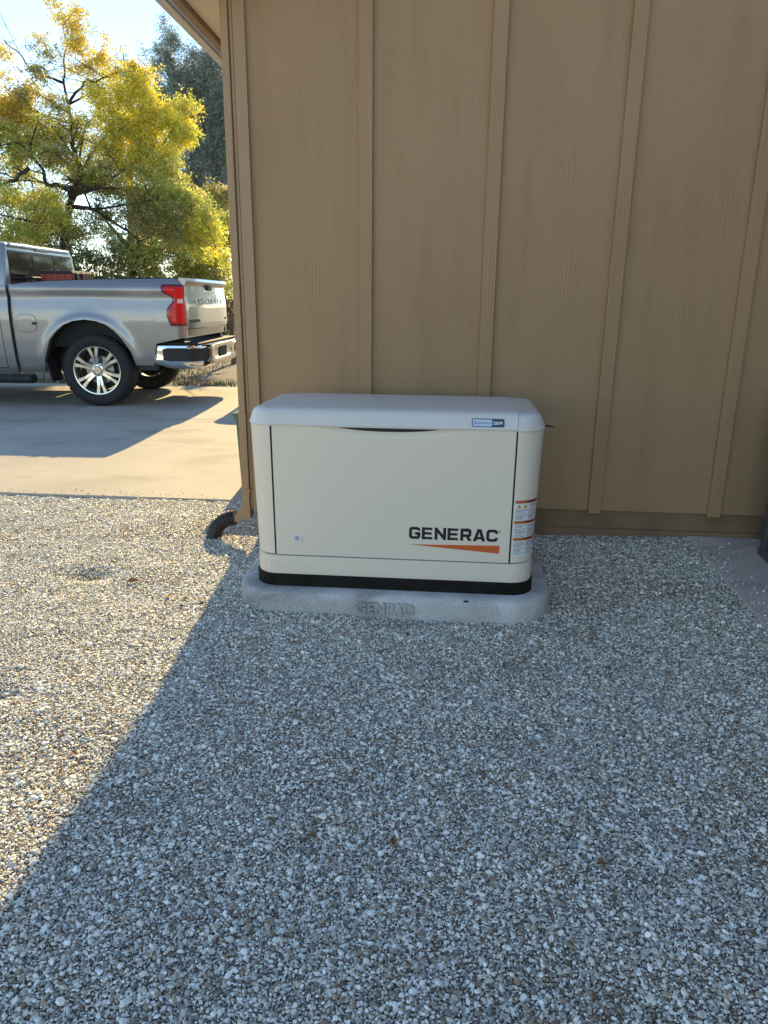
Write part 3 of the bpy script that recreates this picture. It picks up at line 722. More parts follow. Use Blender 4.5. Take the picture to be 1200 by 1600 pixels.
# ------------------------------------------------------------------ bins
def bin_(x, y, wd, hgt, material, label, name, taper=.05, rad=.03):
    t = thing(name, (x, y, 0), label, 'bin')
    m = MB()
    def q(k, z): return rr(wd-2*k, wd-2*k, rad, z, 8, cx=x, cy=y)
    m.rings([q(taper, .004), q(taper, .02), q(.012, hgt*.9), q(0, hgt*.9), q(0, hgt*.95)]); obj('body', m, material, t)
    m = MB(); m.rings([q(-.008, hgt*.952), q(-.008, hgt*.975), q(.03, hgt), q(.09, hgt*1.02)]); obj('lid', m, material, t)
    m = MB(); m.tube([(x-wd*.3, y+wd/2+.0, hgt*.9), (x-wd*.3, y+wd/2+.03, hgt*.92), (x+wd*.3, y+wd/2+.03, hgt*.92), (x+wd*.3, y+wd/2, hgt*.9)], .012, 8); obj('handle', m, material, t)
    return t
bin_(-1.384+.20, 1.245, .40, .54, 'green', 'green plastic bin tucked behind the house corner beside the downspout', 'waste_bin', .026)
bin_(-2.32, 5.85, .58, 1.02, 'plastic_mat', 'unseen black bin shape added behind the house corner to cast a shadow on the driveway', 'waste_bin', .05, .2)  # unseen stand-in, added and rounded to cast the blob of shadow

# ------------------------------------------------------------------ pickup truck (built along -X, then turned a little)
def truck():
    T = thing('pickup_truck', (-4.2, 4.69, 0), 'silver grey pickup truck parked on the concrete driveway, tail toward the house', 'pickup truck')
    YN, YC, YM = 4.66, 5.69, 6.72
    arch = [(-4.775, .42), (-4.754, .569), (-4.661, .795), (-4.57, .89), (-4.481, .96), (-4.36, 1.01), (-4.213, 1.029), (-4.08, 1.012), (-3.968, .973), (-3.87, .90), (-3.789, .807), (-3.70, .66), (-3.655, .50)]
    def archz(x, s=0): return interp(x-s, arch)
    def prof(z):
        return interp(z, [(.35, -.075), (.45, -.045), (.60, -.02), (.80, -.004), (1.0, .004), (1.13, .0), (1.22, -.012), (1.285, -.020), (1.33, -.008), (1.365, 0), (1.38, -.001), (1.43, -.022), (1.52, -.075)])
    def surf(x, z, s=0):
        o = (prof(z-.008)+prof(z)+prof(z+.008))/3
        # flare round the arch
        xa, za = -4.21+s, .47
        d = math.hypot(x-xa, (z-za))-.565
        if d > -.05: o += .022*math.exp(-(max(0, d)/.06)**2)*sm((z-.35)/.2)
        if s == 0:
            t = (x+3.17)/.14
            if t > 0: o -= .075*t*t
            t = (-5.03-x)/.07
            if t > 0: o -= .02*t*t
        return o
    def panel(name, x0, x1, zt, zl, s=0, nx=60, nz=26, parent=T, both=True, label=None):
        objs = []
        xs = sorted(set([x0+(x1-x0)*i/nx for i in range(nx+1)]+[a[0]+s for a in arch if x0 < a[0]+s < x1]))
        for sd in ((1, -1) if both else (1,)):
            m = MB()
            def P(x, z, off=0):
                y = YN-surf(x, z, s)+off; return (x, y if sd > 0 else 2*YC-y, z)
            rows = [[P(x, zl(x)+(zt(x)-zl(x))*(k/nz)) for x in xs] for k in range(nz+1)]
            m.grid([[P(x, zl(x)+.004, .07) for x in xs], [P(x, zl(x)+.0, .012) for x in xs]]+rows+[[P(x, zt(x)+.006, .03) for x in xs], [P(x, zt(x)-.01, .09) for x in xs]])
            for xe in (xs[0], xs[-1]):
                m.grid([[P(xe, zl(xe)+(zt(xe)-zl(xe))*(k/nz)) for k in range(nz+1)], [P(xe, zl(xe)+(zt(xe)-zl(xe))*(k/nz), .05) for k in range(nz+1)]])
            objs.append(obj(name, m, 'paint', parent, smooth=55, label=label if sd > 0 else None))
        return objs
    bt = lambda x: interp(x, [(-5.10, 1.405), (-4.9, 1.435), (-4.085, 1.476), (-3.04, 1.498)])
    def bl(x):
        if x < -4.775: return .40
        if x < -3.655: return archz(x)
        return interp(x, [(-3.655, .50), (-3.44, .50), (-3.40, .755), (-3.02, .835)])
    bed = panel('bed_side', -5.10, -3.035, bt, bl, nx=90)
    # rail caps
    for sd in (1, -1):
        m = MB(); P = []
        xs = np.linspace(-5.08, -3.10, 14)
        fy = (lambda y: y) if sd > 0 else (lambda y: 2*YC-y)
        for x in xs:
            z = bt(x); P.append([(x, fy(4.735), z-.004), (x, fy(4.728), z+.010), (x, fy(4.80), z+.012), (x, fy(4.81), z-.03)])
        m.rings(P); rc = obj('bed_rail_cap', m, 'plastic_mat', T)
        if sd > 0:
            for x in (-3.95, -3.62, -3.45):
                k = MB(); k.box(x-.035, x+.035, 4.735, 4.79, bt(x)+.008, bt(x)+.028); obj('tie_down', k, 'plastic_black', rc, bevel=.004)
        m = MB(); m.box(-5.09, -3.10, *(sorted((fy(4.80), fy(4.84)))), .74, 1.40); obj('bed_inner_wall', m, 'under', T)
    m = MB(); m.box(-5.09, -3.1, 4.82, 6.56, .70, .74); obj('bed_floor', m, 'under', T)
    m = MB(); m.box(-5.10, -5.06, 4.75, 6.63, .70, 1.40); obj('bed_front_wall', m, 'paint', T, bevel=.01)
    # fuel door
    def patch(cx, cz, rx, rz, off, sup=3.2, n=40):
        pts = []
        for i in range(n):
            a = 2*PI*i/n; c, s_ = math.cos(a), math.sin(a)
            pts.append((cx+rx*abs(c)**(2/sup)*(1 if c > 0 else -1), cz+rz*abs(s_)**(2/sup)*(1 if s_ > 0 else -1)))
        return pts
    q = patch(-4.92, .978, .122, .105, 0); q2 = patch(-4.92, .978, .118, .101, 0); q3 = patch(-4.92, .978, .08, .07, 0)
    m = MB(); m.rings([[(x, YN-surf(x, z)-.0015, z) for x, z in q], [(x, YN-surf(x, z)-.0015, z) for x, z in q3]], False, True); fd = obj('fuel_door', m, 'seam', T)
    m = MB(); m.rings([[(x, YN-surf(x, z)-.0012, z) for x, z in q2], [(x, YN-surf(x, z)-.004, z) for x, z in q2], [(x, YN-surf(x, z)-.005, z) for x, z in q3]], False, True); obj('flap', m, 'paint', fd)
    m = MB(); m.box(-4.84, -4.812, 4.62, YN-surf(-4.83, .98)-.001, .963, .995); obj('finger_notch', m, 'plastic_black', fd, bevel=.003)
    # wheel well
    for sd in (1, -1):
        for s in (0, -3.74):
            m = MB(); a = [(x+s, z) for x, z in arch]
            y0, y1 = (4.68, 5.05) if sd > 0 else (6.33, 6.70)
            m.grid([[(x, y, z+.004) for x, z in a] for y in (y0, y1)])
            yi = y1 if sd > 0 else y0
            m.add([(x, yi, z+.004) for x, z in a], [tuple(range(len(a)))])
            obj('wheel_well', m, 'under', T)
    # tail lights
    xl = [(.972, -3.185), (.985, -3.198), (1.083, -3.229), (1.150, -3.222), (1.185, -3.205), (1.236, -3.150), (1.285, -3.155), (1.31, -3.20), (1.336, -3.256), (1.36, -3.275), (1.405, -3.280), (1.42, -3.268)]
    for sd in (1, -1):
        def tl(z0, z1, ex, off, nz=30, xr=0):
            m = MB(); R_ = []
            for k in range(nz+1):
                z = z0+(z1-z0)*k/nz; a = interp(z, xl)-ex; b = interp(z, [(.97, -3.026), (1.42, -3.04)])+ex*.3
                if xr: a, b = xr(z, a, b)
                R_.append([(a+(b-a)*j/8, (YN-surf(a+(b-a)*j/8, z)-off*(.3 if j in (0, 8) or k in (0, nz) else 1)), z) for j in range(9)])
            if sd < 0: R_ = [[(p[0], 2*YC-p[1], p[2]) for p in r] for r in R_]
            m.grid(R_); return m
        tL = obj('tail_light', tl(.962, 1.432, .012, .010), 'redd', T)
        obj('lens', tl(.985, 1.412, -.008, .016), 'red', tL)
        obj('reversing_lens', tl(1.215, 1.275, -.012, .0205, 8, xr=lambda z, a, b: (b-.075, b-.01)), 'clearl', tL)
        for zz in (1.02, 1.06, 1.10, 1.14):
            obj('lens_rib', tl(zz, zz+.008, -.03, .019, 2), 'redd', tL)
    # tailgate
    XR = -3.035
    def tg(y, z):
        t = abs(y-YC)/.95; bulge = .035*(1-t**4)
        zz = interp(z, [(.84, -.01), (.92, .005), (.925, .028), (.97, .03), (1.2, .026), (1.36, .005), (1.42, .0), (1.445, .03), (1.475, .045), (1.50, .03)])
        return XR-.012+bulge+zz
    ysn = np.linspace(4.735, 6.645, 60); zsn = list(np.linspace(.84, .93, 7))+list(np.linspace(.935, 1.35, 16))+list(np.linspace(1.36, 1.505, 14))
    m = MB(); m.grid([[(tg(y, z), y, z) for y in ysn] for z in zsn])
    m.grid([[(tg(y, 1.505), y, 1.505) for y in ysn], [(XR-.02, y, 1.508) for y in ysn], [(XR-.03, y, 1.45) for y in ysn]])
    for ye in (ysn[0], ysn[-1]): m.grid([[(tg(ye, z), ye, z) for z in zsn], [(XR-.07, ye, z) for z in zsn]])
    m.box(-3.11, -3.06, 4.745, 6.635, .82, 1.47)
    tgt = obj('tailgate', m, 'paint', T, smooth=35)
    t_, W = text_mb('CHEVROLET', .098, .006, lambda u, v, w_: (u, v, w_), bold=.0025, sx=1.25, space=1.08)
    s_ = 1.34/W
    t_.v = [(tg(YC-.70+a*s_, 1.205+b)+.0005+c, YC-.70+a*s_, 1.205+b) for a, b, c in t_.v]; obj('raised_lettering', t_, 'paint', tgt, smooth=0)
    t_, W = text_mb('SILVERADO', .045, .004, lambda u, v, w_: (u, v, w_), bold=.002, sx=1.2); s_ = .36/W
    t_.v = [(tg(4.80+a*s_, 1.0+b)+c, 4.80+a*s_, 1.0+b) for a, b, c in t_.v]; obj('model_lettering', t_, 'ink', tgt, smooth=0)
    t_, W = text_mb('LTZ', .045, .004, lambda u, v, w_: (u, v, w_), bold=.002, sx=1.1); s_ = .13/W
    t_.v = [(tg(6.42+a*s_, 1.0+b)+c, 6.42+a*s_, 1.0+b) for a, b, c in t_.v]; obj('model_lettering', t_, 'ink', tgt, smooth=0)
    m = MB(); m.hexa([(XR+.03, YC-.11, 1.372), (XR+.03, YC+.11, 1.372), (XR+.052, YC+.09, 1.385), (XR+.052, YC-.09, 1.385)], [(XR+.03, YC-.10, 1.435), (XR+.03, YC+.10, 1.435), (XR+.06, YC+.085, 1.43), (XR+.06, YC-.085, 1.43)]); obj('handle', m, 'plastic_black', tgt, bevel=.004)
    # bumper: a chrome sweep round the tail
    def bump_path(t):       # plan position from near side end to far side end, outward normal
        pts = [(-3.43, 4.70), (-3.30, 4.672), (-3.12, 4.675), (-2.99, 4.71), (-2.90, 4.80), (-2.865, 4.93), (-2.845, 5.15), (-2.84, 5.40)]
        return pts
    half = bump_path(0); path = half+[(x, 2*YC-y) for x, y in reversed(half)]
    fine = []
    for i in range(len(path)-1):
        for k in range(5): fine.append(Vector(path[i]).lerp(Vector(path[i+1]), k/5))
    fine.append(Vector(path[-1]))
    for _ in range(4): fine = [fine[0]]+[(fine[i-1]+fine[i]*2+fine[i+1])/4 for i in range(1, len(fine)-1)]+[fine[-1]]
    nr = []
    for i in range(len(fine)):
        d = (fine[min(i+1, len(fine)-1)]-fine[max(i-1, 0)]).normalized(); nr.append(Vector((d.y, -d.x)))
    sect = [(-.10, .735), (-.03, .742), (-.005, .735), (0, .72), (.0, .66), (-.004, .60), (0, .555), (-.003, .50), (-.012, .475), (-.04, .462), (-.10, .468)]
    m = MB(); RR = []
    for z_i, (of, z) in enumerate(sect):
        row = []
        for p, n_ in zip(fine, nr):
            mid = 1-sm((abs(p.y-YC)-.35)/.2)      # dips for the licence plate in the middle
            zz = z+(-.0)*mid
            lift = .10*(1-sm((p.x+3.43)/.25)) if z < .6 else 0
            row.append((p.x+n_.x*(of-.02*mid*(1 if .55 < z < .70 else 0)), p.y+n_.y*(of-.02*mid*(1 if .55 < z < .70 else 0)), zz+lift*.35))
        RR.append(row)
    m.grid(RR); bmp = obj('bumper', m, 'chrome', T, smooth=50)
    # dark step pocket at each bumper corner
    for sd in (1, -1):
        idx = [i for i, p in enumerate(fine) if (p.y < 5.02 and p.x > -3.33)]
        if sd < 0: idx = [len(fine)-1-i for i in idx]
        m = MB(); rows = []
        n_i = len(idx)
        for k in range(7):
            r_ = []
            for j, i in enumerate(idx):
                e = min(j, n_i-1-j); sh = .018*max(0, 1-e/2.2)
                z = (.552+sh)+(.706-.552-2*sh)*k/6
                r_.append((fine[i].x+nr[i].x*.004, fine[i].y+nr[i].y*.004, z))
            rows.append(r_)
        m.grid(rows); obj('corner_step', m, 'plastic_mat', bmp)
        rows = []
        for zc in (.545, .706):
            pl = [(fine[i].x+nr[i].x*.006, fine[i].y+nr[i].y*.006, zc+(.018*max(0, 1-min(j, n_i-1-j)/2.2)*(1 if zc < .6 else -1))) for j, i in enumerate(idx)]
            k = MB(); k.tube(pl, .008, 8); obj('step_trim', k, 'chrome', bmp)
    m = MB(); m.box(-2.862, -2.852, YC-.19, YC+.19, .555, .715); obj('plate_recess', m, 'plastic_mat', bmp, bevel=.003)
    m = MB(); m.box(-3.36, -2.90, 4.74, 6.64, .742, .765); obj('step_pad', m, 'plastic_mat', bmp, bevel=.008)
    m = MB(); m.box(-3.6, -2.92, YC-.045, YC+.045, .44, .53); m.box(-3.2, -2.88, YC-.09, YC+.09, .47, .50); obj('hitch_receiver', m, 'under', T, bevel=.004)
    m = MB(); m.tube([(-3.9, 6.1, .47), (-3.2, 6.2, .46), (-2.98, 6.25, .44)], .038, 12); obj('exhaust_pipe', m, 'steel', T)
    for y_ in (4.72, 6.58):
        m = MB(); m.box(-3.64, -3.42, y_, y_+.08, .44, .52); obj('valance', m, 'plastic_mat', T)
    # cab side, doors, front fender
    ct = lambda x: interp(x, [(-7.5, 1.33), (-5.13, 1.405)])
    for xa, xb in ((-6.22, -5.24), (-7.30, -6.226)):
        for d_ in panel('door', xa, xb, ct, lambda x: .46, s=-20, nx=20):
            sgn = 1 if d_.data.vertices[0].co.y < 1 else -1
            yy = YN-.012 if sgn > 0 else 2*YC-YN+.012
            m = MB(); m.box(xb-.22, xb-.06, *sorted((yy, yy-sgn*.035)), 1.20, 1.235); obj('handle', m, 'paint', d_, bevel=.01)
    panel('cab_corner', -5.232, -5.125, lambda x: ct(x), lambda x: interp(x, [(-5.232, .46), (-5.125, .40)]), s=-20, nx=8)
    panel('rocker', -7.3, -5.128, lambda x: .452, lambda x: .39, s=-20, nx=8, nz=4)
    def fl(x): return archz(x, -3.74) if -4.775-3.74 < x < -3.655-3.74 else .45
    panel('front_fender', -8.60, -7.306, lambda x: interp(x, [(-8.6, 1.18), (-7.3, 1.335)]), fl, s=-3.74, nx=50)
    m = MB()
    def cabring(z, xf, xb, inn): return [(xf, YN+inn, z), (xb, YN+inn, z), (xb, 2*YC-YN-inn, z), (xf, 2*YC-YN-inn, z)]
    m.rings([cabring(1.30, -7.45, -5.135, .05), cabring(1.42, -7.36, -5.14, .045), cabring(1.82, -6.62, -5.150, .155), cabring(1.885, -6.42, -5.165, .20), cabring(1.915, -6.2, -5.24, .30)])
    cab = obj('cab', m, 'paint', T, bevel=.02, seg=3, smooth=30)
    m = MB(); m.box(-7.4, -5.14, 4.76, 6.62, .45, 1.32); obj('cab_floor', m, 'under', T)
    m = MB(); m.box(-5.20, -5.137, 4.74, 6.64, .9, 1.42); obj('cab_back', m, 'paint', T, bevel=.01)
    # rear window in three panes with a dark surround
    def back(y, z): 
        return interp(z, [(1.42, -5.14), (1.82, -5.150)])
    def pane(y0, y1, z0, z1, of, tp=0):
        m = MB(); m.hexa([(back(0, z0)-.004, y0, z0), (back(0, z0)-.004, y1, z0), (back(0, z1)-.004, y1-tp, z1), (back(0, z1)-.004, y0+tp, z1)], [(back(0, z0)+of, y0, z0), (back(0, z0)+of, y1, z0), (back(0, z1)+of, y1-tp, z1), (back(0, z1)+of, y0+tp, z1)]); return m
    rw = obj('rear_window', pane(4.835, 6.545, 1.435, 1.81, .003, .03), 'ink', T)
    obj('pane', pane(4.86, 5.40, 1.455, 1.79, .007), 'glass', rw); obj('pane', pane(5.98, 6.52, 1.455, 1.79, .007), 'glass', rw); obj('pane', pane(5.425, 5.955, 1.47, 1.765, .009), 'glass', rw)
    m = MB(); m.box(-5.19, -5.135, YC-.16, YC+.16, 1.832, 1.862); obj('brake_light', m, 'redd', cab, bevel=.006)
    m = MB(); m.hexa([(-5.26, 4.90, 1.872), (-5.128, 4.88, 1.850), (-5.128, 6.50, 1.850), (-5.26, 6.48, 1.872)], [(-5.30, 4.93, 1.915), (-5.135, 4.93, 1.886), (-5.135, 6.45, 1.886), (-5.30, 6.45, 1.915)]); obj('roof_spoiler', m, 'paint', cab, bevel=.01, seg=3)
    for sd in (1, -1):
        fy = (lambda y: y) if sd > 0 else (lambda y: 2*YC-y)
        for a in ([(-6.20, 1.43), (-5.36, 1.43), (-5.40, 1.78), (-6.20, 1.80)], [(-7.20, 1.43), (-6.27, 1.43), (-6.27, 1.80), (-6.62, 1.79)]):
            m = MB(); inn = lambda z: YN+.045+(z-1.42)*.275
            m.hexa([(x, fy(inn(z)+.01), z) for x, z in a], [(x, fy(inn(z)-.006), z) for x, z in a]); obj('side_window', m, 'glass', cab)
    m = MB(); m.hexa([(-7.40, 4.80, 1.40), (-7.40, 6.58, 1.40), (-6.66, 6.50, 1.82), (-6.66, 4.88, 1.82)], [(-7.41, 4.80, 1.41), (-7.41, 6.58, 1.41), (-6.67, 6.50, 1.83), (-6.67, 4.88, 1.83)]); obj('windscreen', m, 'glass', cab)
    m = MB(); m.hexa([(-8.68, 4.74, .55), (-7.3, 4.74, .55), (-7.3, 6.64, .55), (-8.68, 6.64, .55)], [(-8.62, 4.74, 1.20), (-7.35, 4.74, 1.36), (-7.35, 6.64, 1.36), (-8.62, 6.64, 1.20)]); obj('hood', m, 'paint', T, bevel=.03, seg=3)
    m = MB(); m.box(-8.74, -8.66, 4.9, 6.48, .62, 1.12); obj('grille', m, 'plastic_mat', T, bevel=.01)
    m = MB(); m.box(-8.86, -8.62, 4.72, 6.66, .42, .64); obj('bumper', m, 'chrome', T, bevel=.03)
    for y in (4.73, 6.48):
        m = MB(); m.box(-8.72, -8.58, y, y+.17, .80, 1.05); obj('headlight', m, 'clearl', T, bevel=.01)
    for y0, y1 in ((4.42, 4.66), (6.72, 6.96)):
        m = MB(); m.box(-6.95, -6.85, y0, y1, 1.36, 1.62); obj('wing_mirror', m, 'plastic_black', T, bevel=.02)
    # running boards, mud flaps, chassis
    for y in (4.60, 6.68):
        m = MB(); m.rings([[(x, y+.09*math.sin(a), .335+.055*math.cos(a)) for a in np.linspace(0, 2*PI, 13)[:-1]] for x in (-7.2, -4.93, -4.885)]); obj('running_board', m, 'plastic_mat', T)
    for sd in (1, -1):
        y0, y1 = (4.69, 4.96) if sd > 0 else (6.42, 6.69)
        m = MB(); m.hexa([(-4.715, y0, .30), (-4.69, y0, .295), (-4.69, y1, .295), (-4.715, y1, .30)], [(-4.79, y0-.01*sd, .58), (-4.765, y0, .58), (-4.765, y1, .58), (-4.79, y1, .58)]); obj('mud_flap', m, 'plastic_mat', T, bevel=.004)
        m = MB(); m.box(-8.4, -3.2, *((5.15, 5.25) if sd > 0 else (6.13, 6.23)), .48, .62); obj('frame_rail', m, 'under', T)
    m = MB(); m.tube([(-4.15, 4.95, .43), (-4.15, 5.5, .43), (-4.15, 5.62, .43), (-4.15, 5.76, .43), (-4.15, 5.9, .43), (-4.15, 6.43, .43)], [.05, .06, .13, .15, .06, .05], 12); obj('rear_axle', m, 'under', T)
    m = MB(); m.box(-7.0, -4.9, 5.2, 6.2, .36, .60); obj('transmission', m, 'under', T, bevel=.04)
    # wheels
    def wheel(cx, yo, sd):
        """yo: outer face, sd=+1 when the outer face looks to -Y"""
        cz = .430; R = .430
        Y = lambda t: yo+sd*t
        hub = bpy.data.objects.new('wheel', None); C.objects.link(hub); hub.parent = T; hub.location = Vector((cx, yo+sd*.14, cz))-Vector(T.location); hub.empty_display_size = .1
        prof = [(.285, .035), (.30, .022), (.335, .010), (.385, .010), (.408, .022), (.422, .045), (R, .075), (R, .20), (.422, .235), (.405, .262), (.36, .272), (.30, .262), (.285, .24)]
        m = MB(); m.lathe([(r, sd*t) for r, t in prof], (cx, yo, cz), 'y', 72)
        # tread blocks
        for k in range(44):
            a = 2*PI*k/44
            for t0, t1, sh in ((.030, .085, 0), (.10, .145, .5), (.16, .205, 0), (.215, .255, .5)):
                aa = a+sh*2*PI/44; da = .045
                rr0 = R-.012 if t0 in (.030, .215) else R-.004
                rr1 = R+.003 if t0 not in (.030, .215) else R-.003
                q = [(cx+r_*math.cos(aa+s_*da), Y(t_), cz+r_*math.sin(aa+s_*da)) for r_ in (rr0, rr1) for s_, t_ in ((-1, t0), (1, t0), (1, t1), (-1, t1))]
                m.hexa(q[:4], q[4:])
        ty = obj('tyre', m, 'rubber', hub, smooth=35)
        m = MB(); m.lathe([(r, sd*t) for r, t in [(.292, .030), (.288, .022), (.276, .024), (.268, .045), (.255, .10), (.25, .22), (.285, .245)]], (cx, yo, cz), 'y', 60)
        # hub and spokes
        m.lathe([(.0001, sd*.030), (.040, sd*.030), (.046, sd*.036), (.052, sd*.046), (.085, sd*.050), (.092, sd*.07), (.092, sd*.12), (.0001, sd*.12)], (cx, yo, cz), 'y', 36)
        for k in range(6):
            a0 = PI/6+k*PI/3+.12
            for s_ in (-1, 1):
                a_in = a0+s_*.10; a_out = a0+s_*.170
                def pt(r, a, dw, t):
                    ca, sa = math.cos(a), math.sin(a)
                    return (cx+r*ca-dw*sa, Y(t), cz+r*sa+dw*ca)
                for r0, r1, w0, w1, t0, t1, A0, A1 in ((.070, .18, .016, .016, .044, .032, a_in+s_*.10, a_in+s_*.03), (.178, .278, .015, .022, .032, .028, a_in+s_*.03, a_out)):
                    m.hexa([pt(r0, A0, -w0-.006, t0+.045), pt(r0, A0, w0+.006, t0+.045), pt(r1, A1, w1+.006, t1+.045), pt(r1, A1, -w1-.006, t1+.045)],
                           [pt(r0, A0, -w0, t0), pt(r0, A0, w0, t0), pt(r1, A1, w1, t1), pt(r1, A1, -w1, t1)])
        rim = obj('rim', m, 'alloy', hub, smooth=30)
        for k in range(6):
            a = k*PI/3+PI/6+.12+PI/6; c = (cx+.066*math.cos(a), yo, cz+.066*math.sin(a))
            m = MB(); m.lathe([(.0001, sd*.034), (.009, sd*.034), (.0125, sd*.040), (.0125, sd*.055)], c, 'y', 12); obj('lug_nut', m, 'chrome', rim)
        m = MB(); m.box(cx-.024, cx+.024, *sorted((Y(.0285), Y(.0295))), cz-.006, cz+.006); m.box(cx-.009, cx+.009, *sorted((Y(.028), Y(.0295))), cz-.0085, cz+.0085); obj('emblem', m, 'yellow', rim)
        m = MB(); m.lathe([(.0001, sd*.12), (.17, sd*.12), (.17, sd*.14), (.0001, sd*.14)], (cx, yo, cz), 'y', 36); obj('brake_disc', m, 'steel', hub)
        m = MB(); m.lathe([(.24, sd*.15), (.0001, sd*.16)], (cx, yo, cz), 'y', 36); obj('brake_backing', m, 'under', hub)
    wheel(-4.155, 4.685, 1); wheel(-4.155, 6.695, -1); wheel(-7.93, 4.685, 1); wheel(-7.93, 6.695, -1)
    T.rotation_euler.z = math.radians(3.3)
    return T
TR = truck()
RZ = Matrix.Rotation(math.radians(3.3), 4, 'Z')
def loaded():
    """things lying in the pickup's bed"""
    def base(p): 
        o = Vector((-4.2, 4.69, 0)); v = RZ @ (Vector(p)-o)+o; return v
    t = thing('toolbox', (-4.75, 5.3, 1.0), 'red toolbox with a black lid standing in the pickup bed', 'toolbox')
    m = MB(); m.hexa([(-4.93, 5.08, 1.33), (-4.56, 5.08, 1.33), (-4.56, 5.62, 1.33), (-4.93, 5.62, 1.33)], [(-4.94, 5.07, 1.552), (-4.55, 5.07, 1.552), (-4.55, 5.63, 1.552), (-4.94, 5.63, 1.552)])
    for k in range(5): m.box(-4.92+k*.085, -4.895+k*.085, 5.062, 5.075, 1.335, 1.545)
    for k in range(6): m.box(-4.553, -4.545, 5.10+k*.095, 5.125+k*.095, 1.335, 1.545)
    m.box(-4.90, -4.60, 5.12, 5.58, .742, 1.329)
    obj('box_body', m, 'redbox', t, bevel=.004)
    m = MB(); m.hexa([(-4.955, 5.055, 1.554), (-4.535, 5.055, 1.554), (-4.535, 5.645, 1.554), (-4.955, 5.645, 1.554)], [(-4.94, 5.07, 1.588), (-4.55, 5.07, 1.588), (-4.55, 5.63, 1.588), (-4.94, 5.63, 1.588)]); obj('lid', m, 'plastic_mat', t, bevel=.006)
    for y in (5.2, 5.36):
        m = MB(); m.box(-4.548, -4.53, y-.03, y+.03, 1.47, 1.565); obj('latch', m, 'plastic_black', t, bevel=.003)
    t.rotation_euler.z = math.radians(3.3)
    t = thing('bed_cover', (-5.0, 5.3, 1.4), 'folded black bed cover strapped behind the cab of the pickup', 'bed cover')
    for k in range(3):
        m = MB(); m.box(-5.055, -4.965+.0, 4.90, 5.55+.0, 1.412+k*.038, 1.440+k*.038); obj('panel', m, 'plastic_mat', t, bevel=.005)
        m = MB(); m.tube([(-4.962, 4.91, 1.426+k*.038), (-4.962, 5.54, 1.426+k*.038)], .005, 6); obj('edge_rail', m, 'steel', t)
    m = MB(); m.box(-5.05, -4.98, 5.0, 5.5, .742, 1.411); obj('support', m, 'under', t)
    t.rotation_euler.z = math.radians(3.3)
loaded()

# ------------------------------------------------------------------ trees
FOL = 16
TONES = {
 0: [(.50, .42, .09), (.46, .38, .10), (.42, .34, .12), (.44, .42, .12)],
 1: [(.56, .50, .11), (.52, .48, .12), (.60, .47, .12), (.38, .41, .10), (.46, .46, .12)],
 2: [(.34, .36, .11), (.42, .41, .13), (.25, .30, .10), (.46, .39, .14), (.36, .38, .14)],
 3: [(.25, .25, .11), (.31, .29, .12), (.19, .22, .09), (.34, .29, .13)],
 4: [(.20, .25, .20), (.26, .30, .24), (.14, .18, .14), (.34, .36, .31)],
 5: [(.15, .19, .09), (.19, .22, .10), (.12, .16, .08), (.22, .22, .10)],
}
def leaves(name, blobs, parent, material='leaf', size=.05, per=16, droop=.35, sprig=.22, aspect=.42):
    """blobs: centre, radii, sprig count, tone; every sprig is a short twig lined with separate leaflets"""
    V = []; F = 0; COL = []
    for c, rad, n, tone in blobs:
        n = int(n)
        # hollow-ish blob made of sub-clumps so that gaps show
        k = max(3, n//26); u = rng.normal(0, 1, (k, 3)); u /= np.linalg.norm(u, axis=1)[:, None]
        cl = u*(rng.uniform(.15, 1, (k, 1))**.6)
        cc = cl[rng.integers(0, k, n)]+rng.normal(0, .15, (n, 3))
        S = np.array(c)+cc*np.array(rad)
        D = rng.normal(0, 1, (n, 3)); D[:, 2] = D[:, 2]*.5-droop; D /= np.linalg.norm(D, axis=1)[:, None]
        pal = np.array(TONES[tone])
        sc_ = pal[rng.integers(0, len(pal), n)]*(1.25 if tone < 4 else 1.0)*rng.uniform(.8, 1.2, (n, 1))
        t = rng.uniform(0, 1, (n, per, 1))
        pos = S[:, None, :]+D[:, None, :]*t*sprig+rng.normal(0, sprig*.13, (n, per, 3))
        pos = pos.reshape(-1, 3); col = np.repeat(sc_, per, 0)*rng.uniform(.55, 1.5, (n*per, 1)); m = len(pos)
        a = rng.normal(0, 1, (m, 3))+np.repeat(D, per, 0)*.6; a /= np.linalg.norm(a, axis=1)[:, None]
        b = np.cross(a, rng.normal(0, 1, (m, 3))); b /= np.linalg.norm(b, axis=1)[:, None]
        l = size*rng.uniform(.6, 1.3, (m, 1)); wd = l*aspect
        V.append(np.stack([pos-a*l*.5, pos+b*wd*.5, pos+a*l*.5, pos-b*wd*.5], 1).reshape(-1, 3)); COL.append(col)
    V = np.concatenate(V); COL = np.clip(np.concatenate(COL), 0, 1); m = len(COL)
    off = wloc(parent); V = V-np.array(off)
    me = bpy.data.meshes.new(name); me.vertices.add(len(V)); me.vertices.foreach_set('co', V.astype(np.float32).ravel())
    me.loops.add(m*4); me.loops.foreach_set('vertex_index', np.arange(m*4, dtype=np.int32))
    me.polygons.add(m); me.polygons.foreach_set('loop_start', np.arange(m, dtype=np.int32)*4)
    me.update(calc_edges=True)
    at_ = me.attributes.new('leafcol', 'FLOAT_COLOR', 'FACE'); at_.data.foreach_set('color', np.concatenate([COL, np.ones((m, 1))], 1).astype(np.float32).ravel())
    me.materials.append(MT[material])
    o = bpy.data.objects.new(name, me); C.objects.link(o); o.parent = parent
    print(name, m); return o
def ppm(Y): return FPX/((Y-CAM.y)*math.cos(YAW)+ .0)*1.0   # rough px per metre at depth Y (near the horizon)
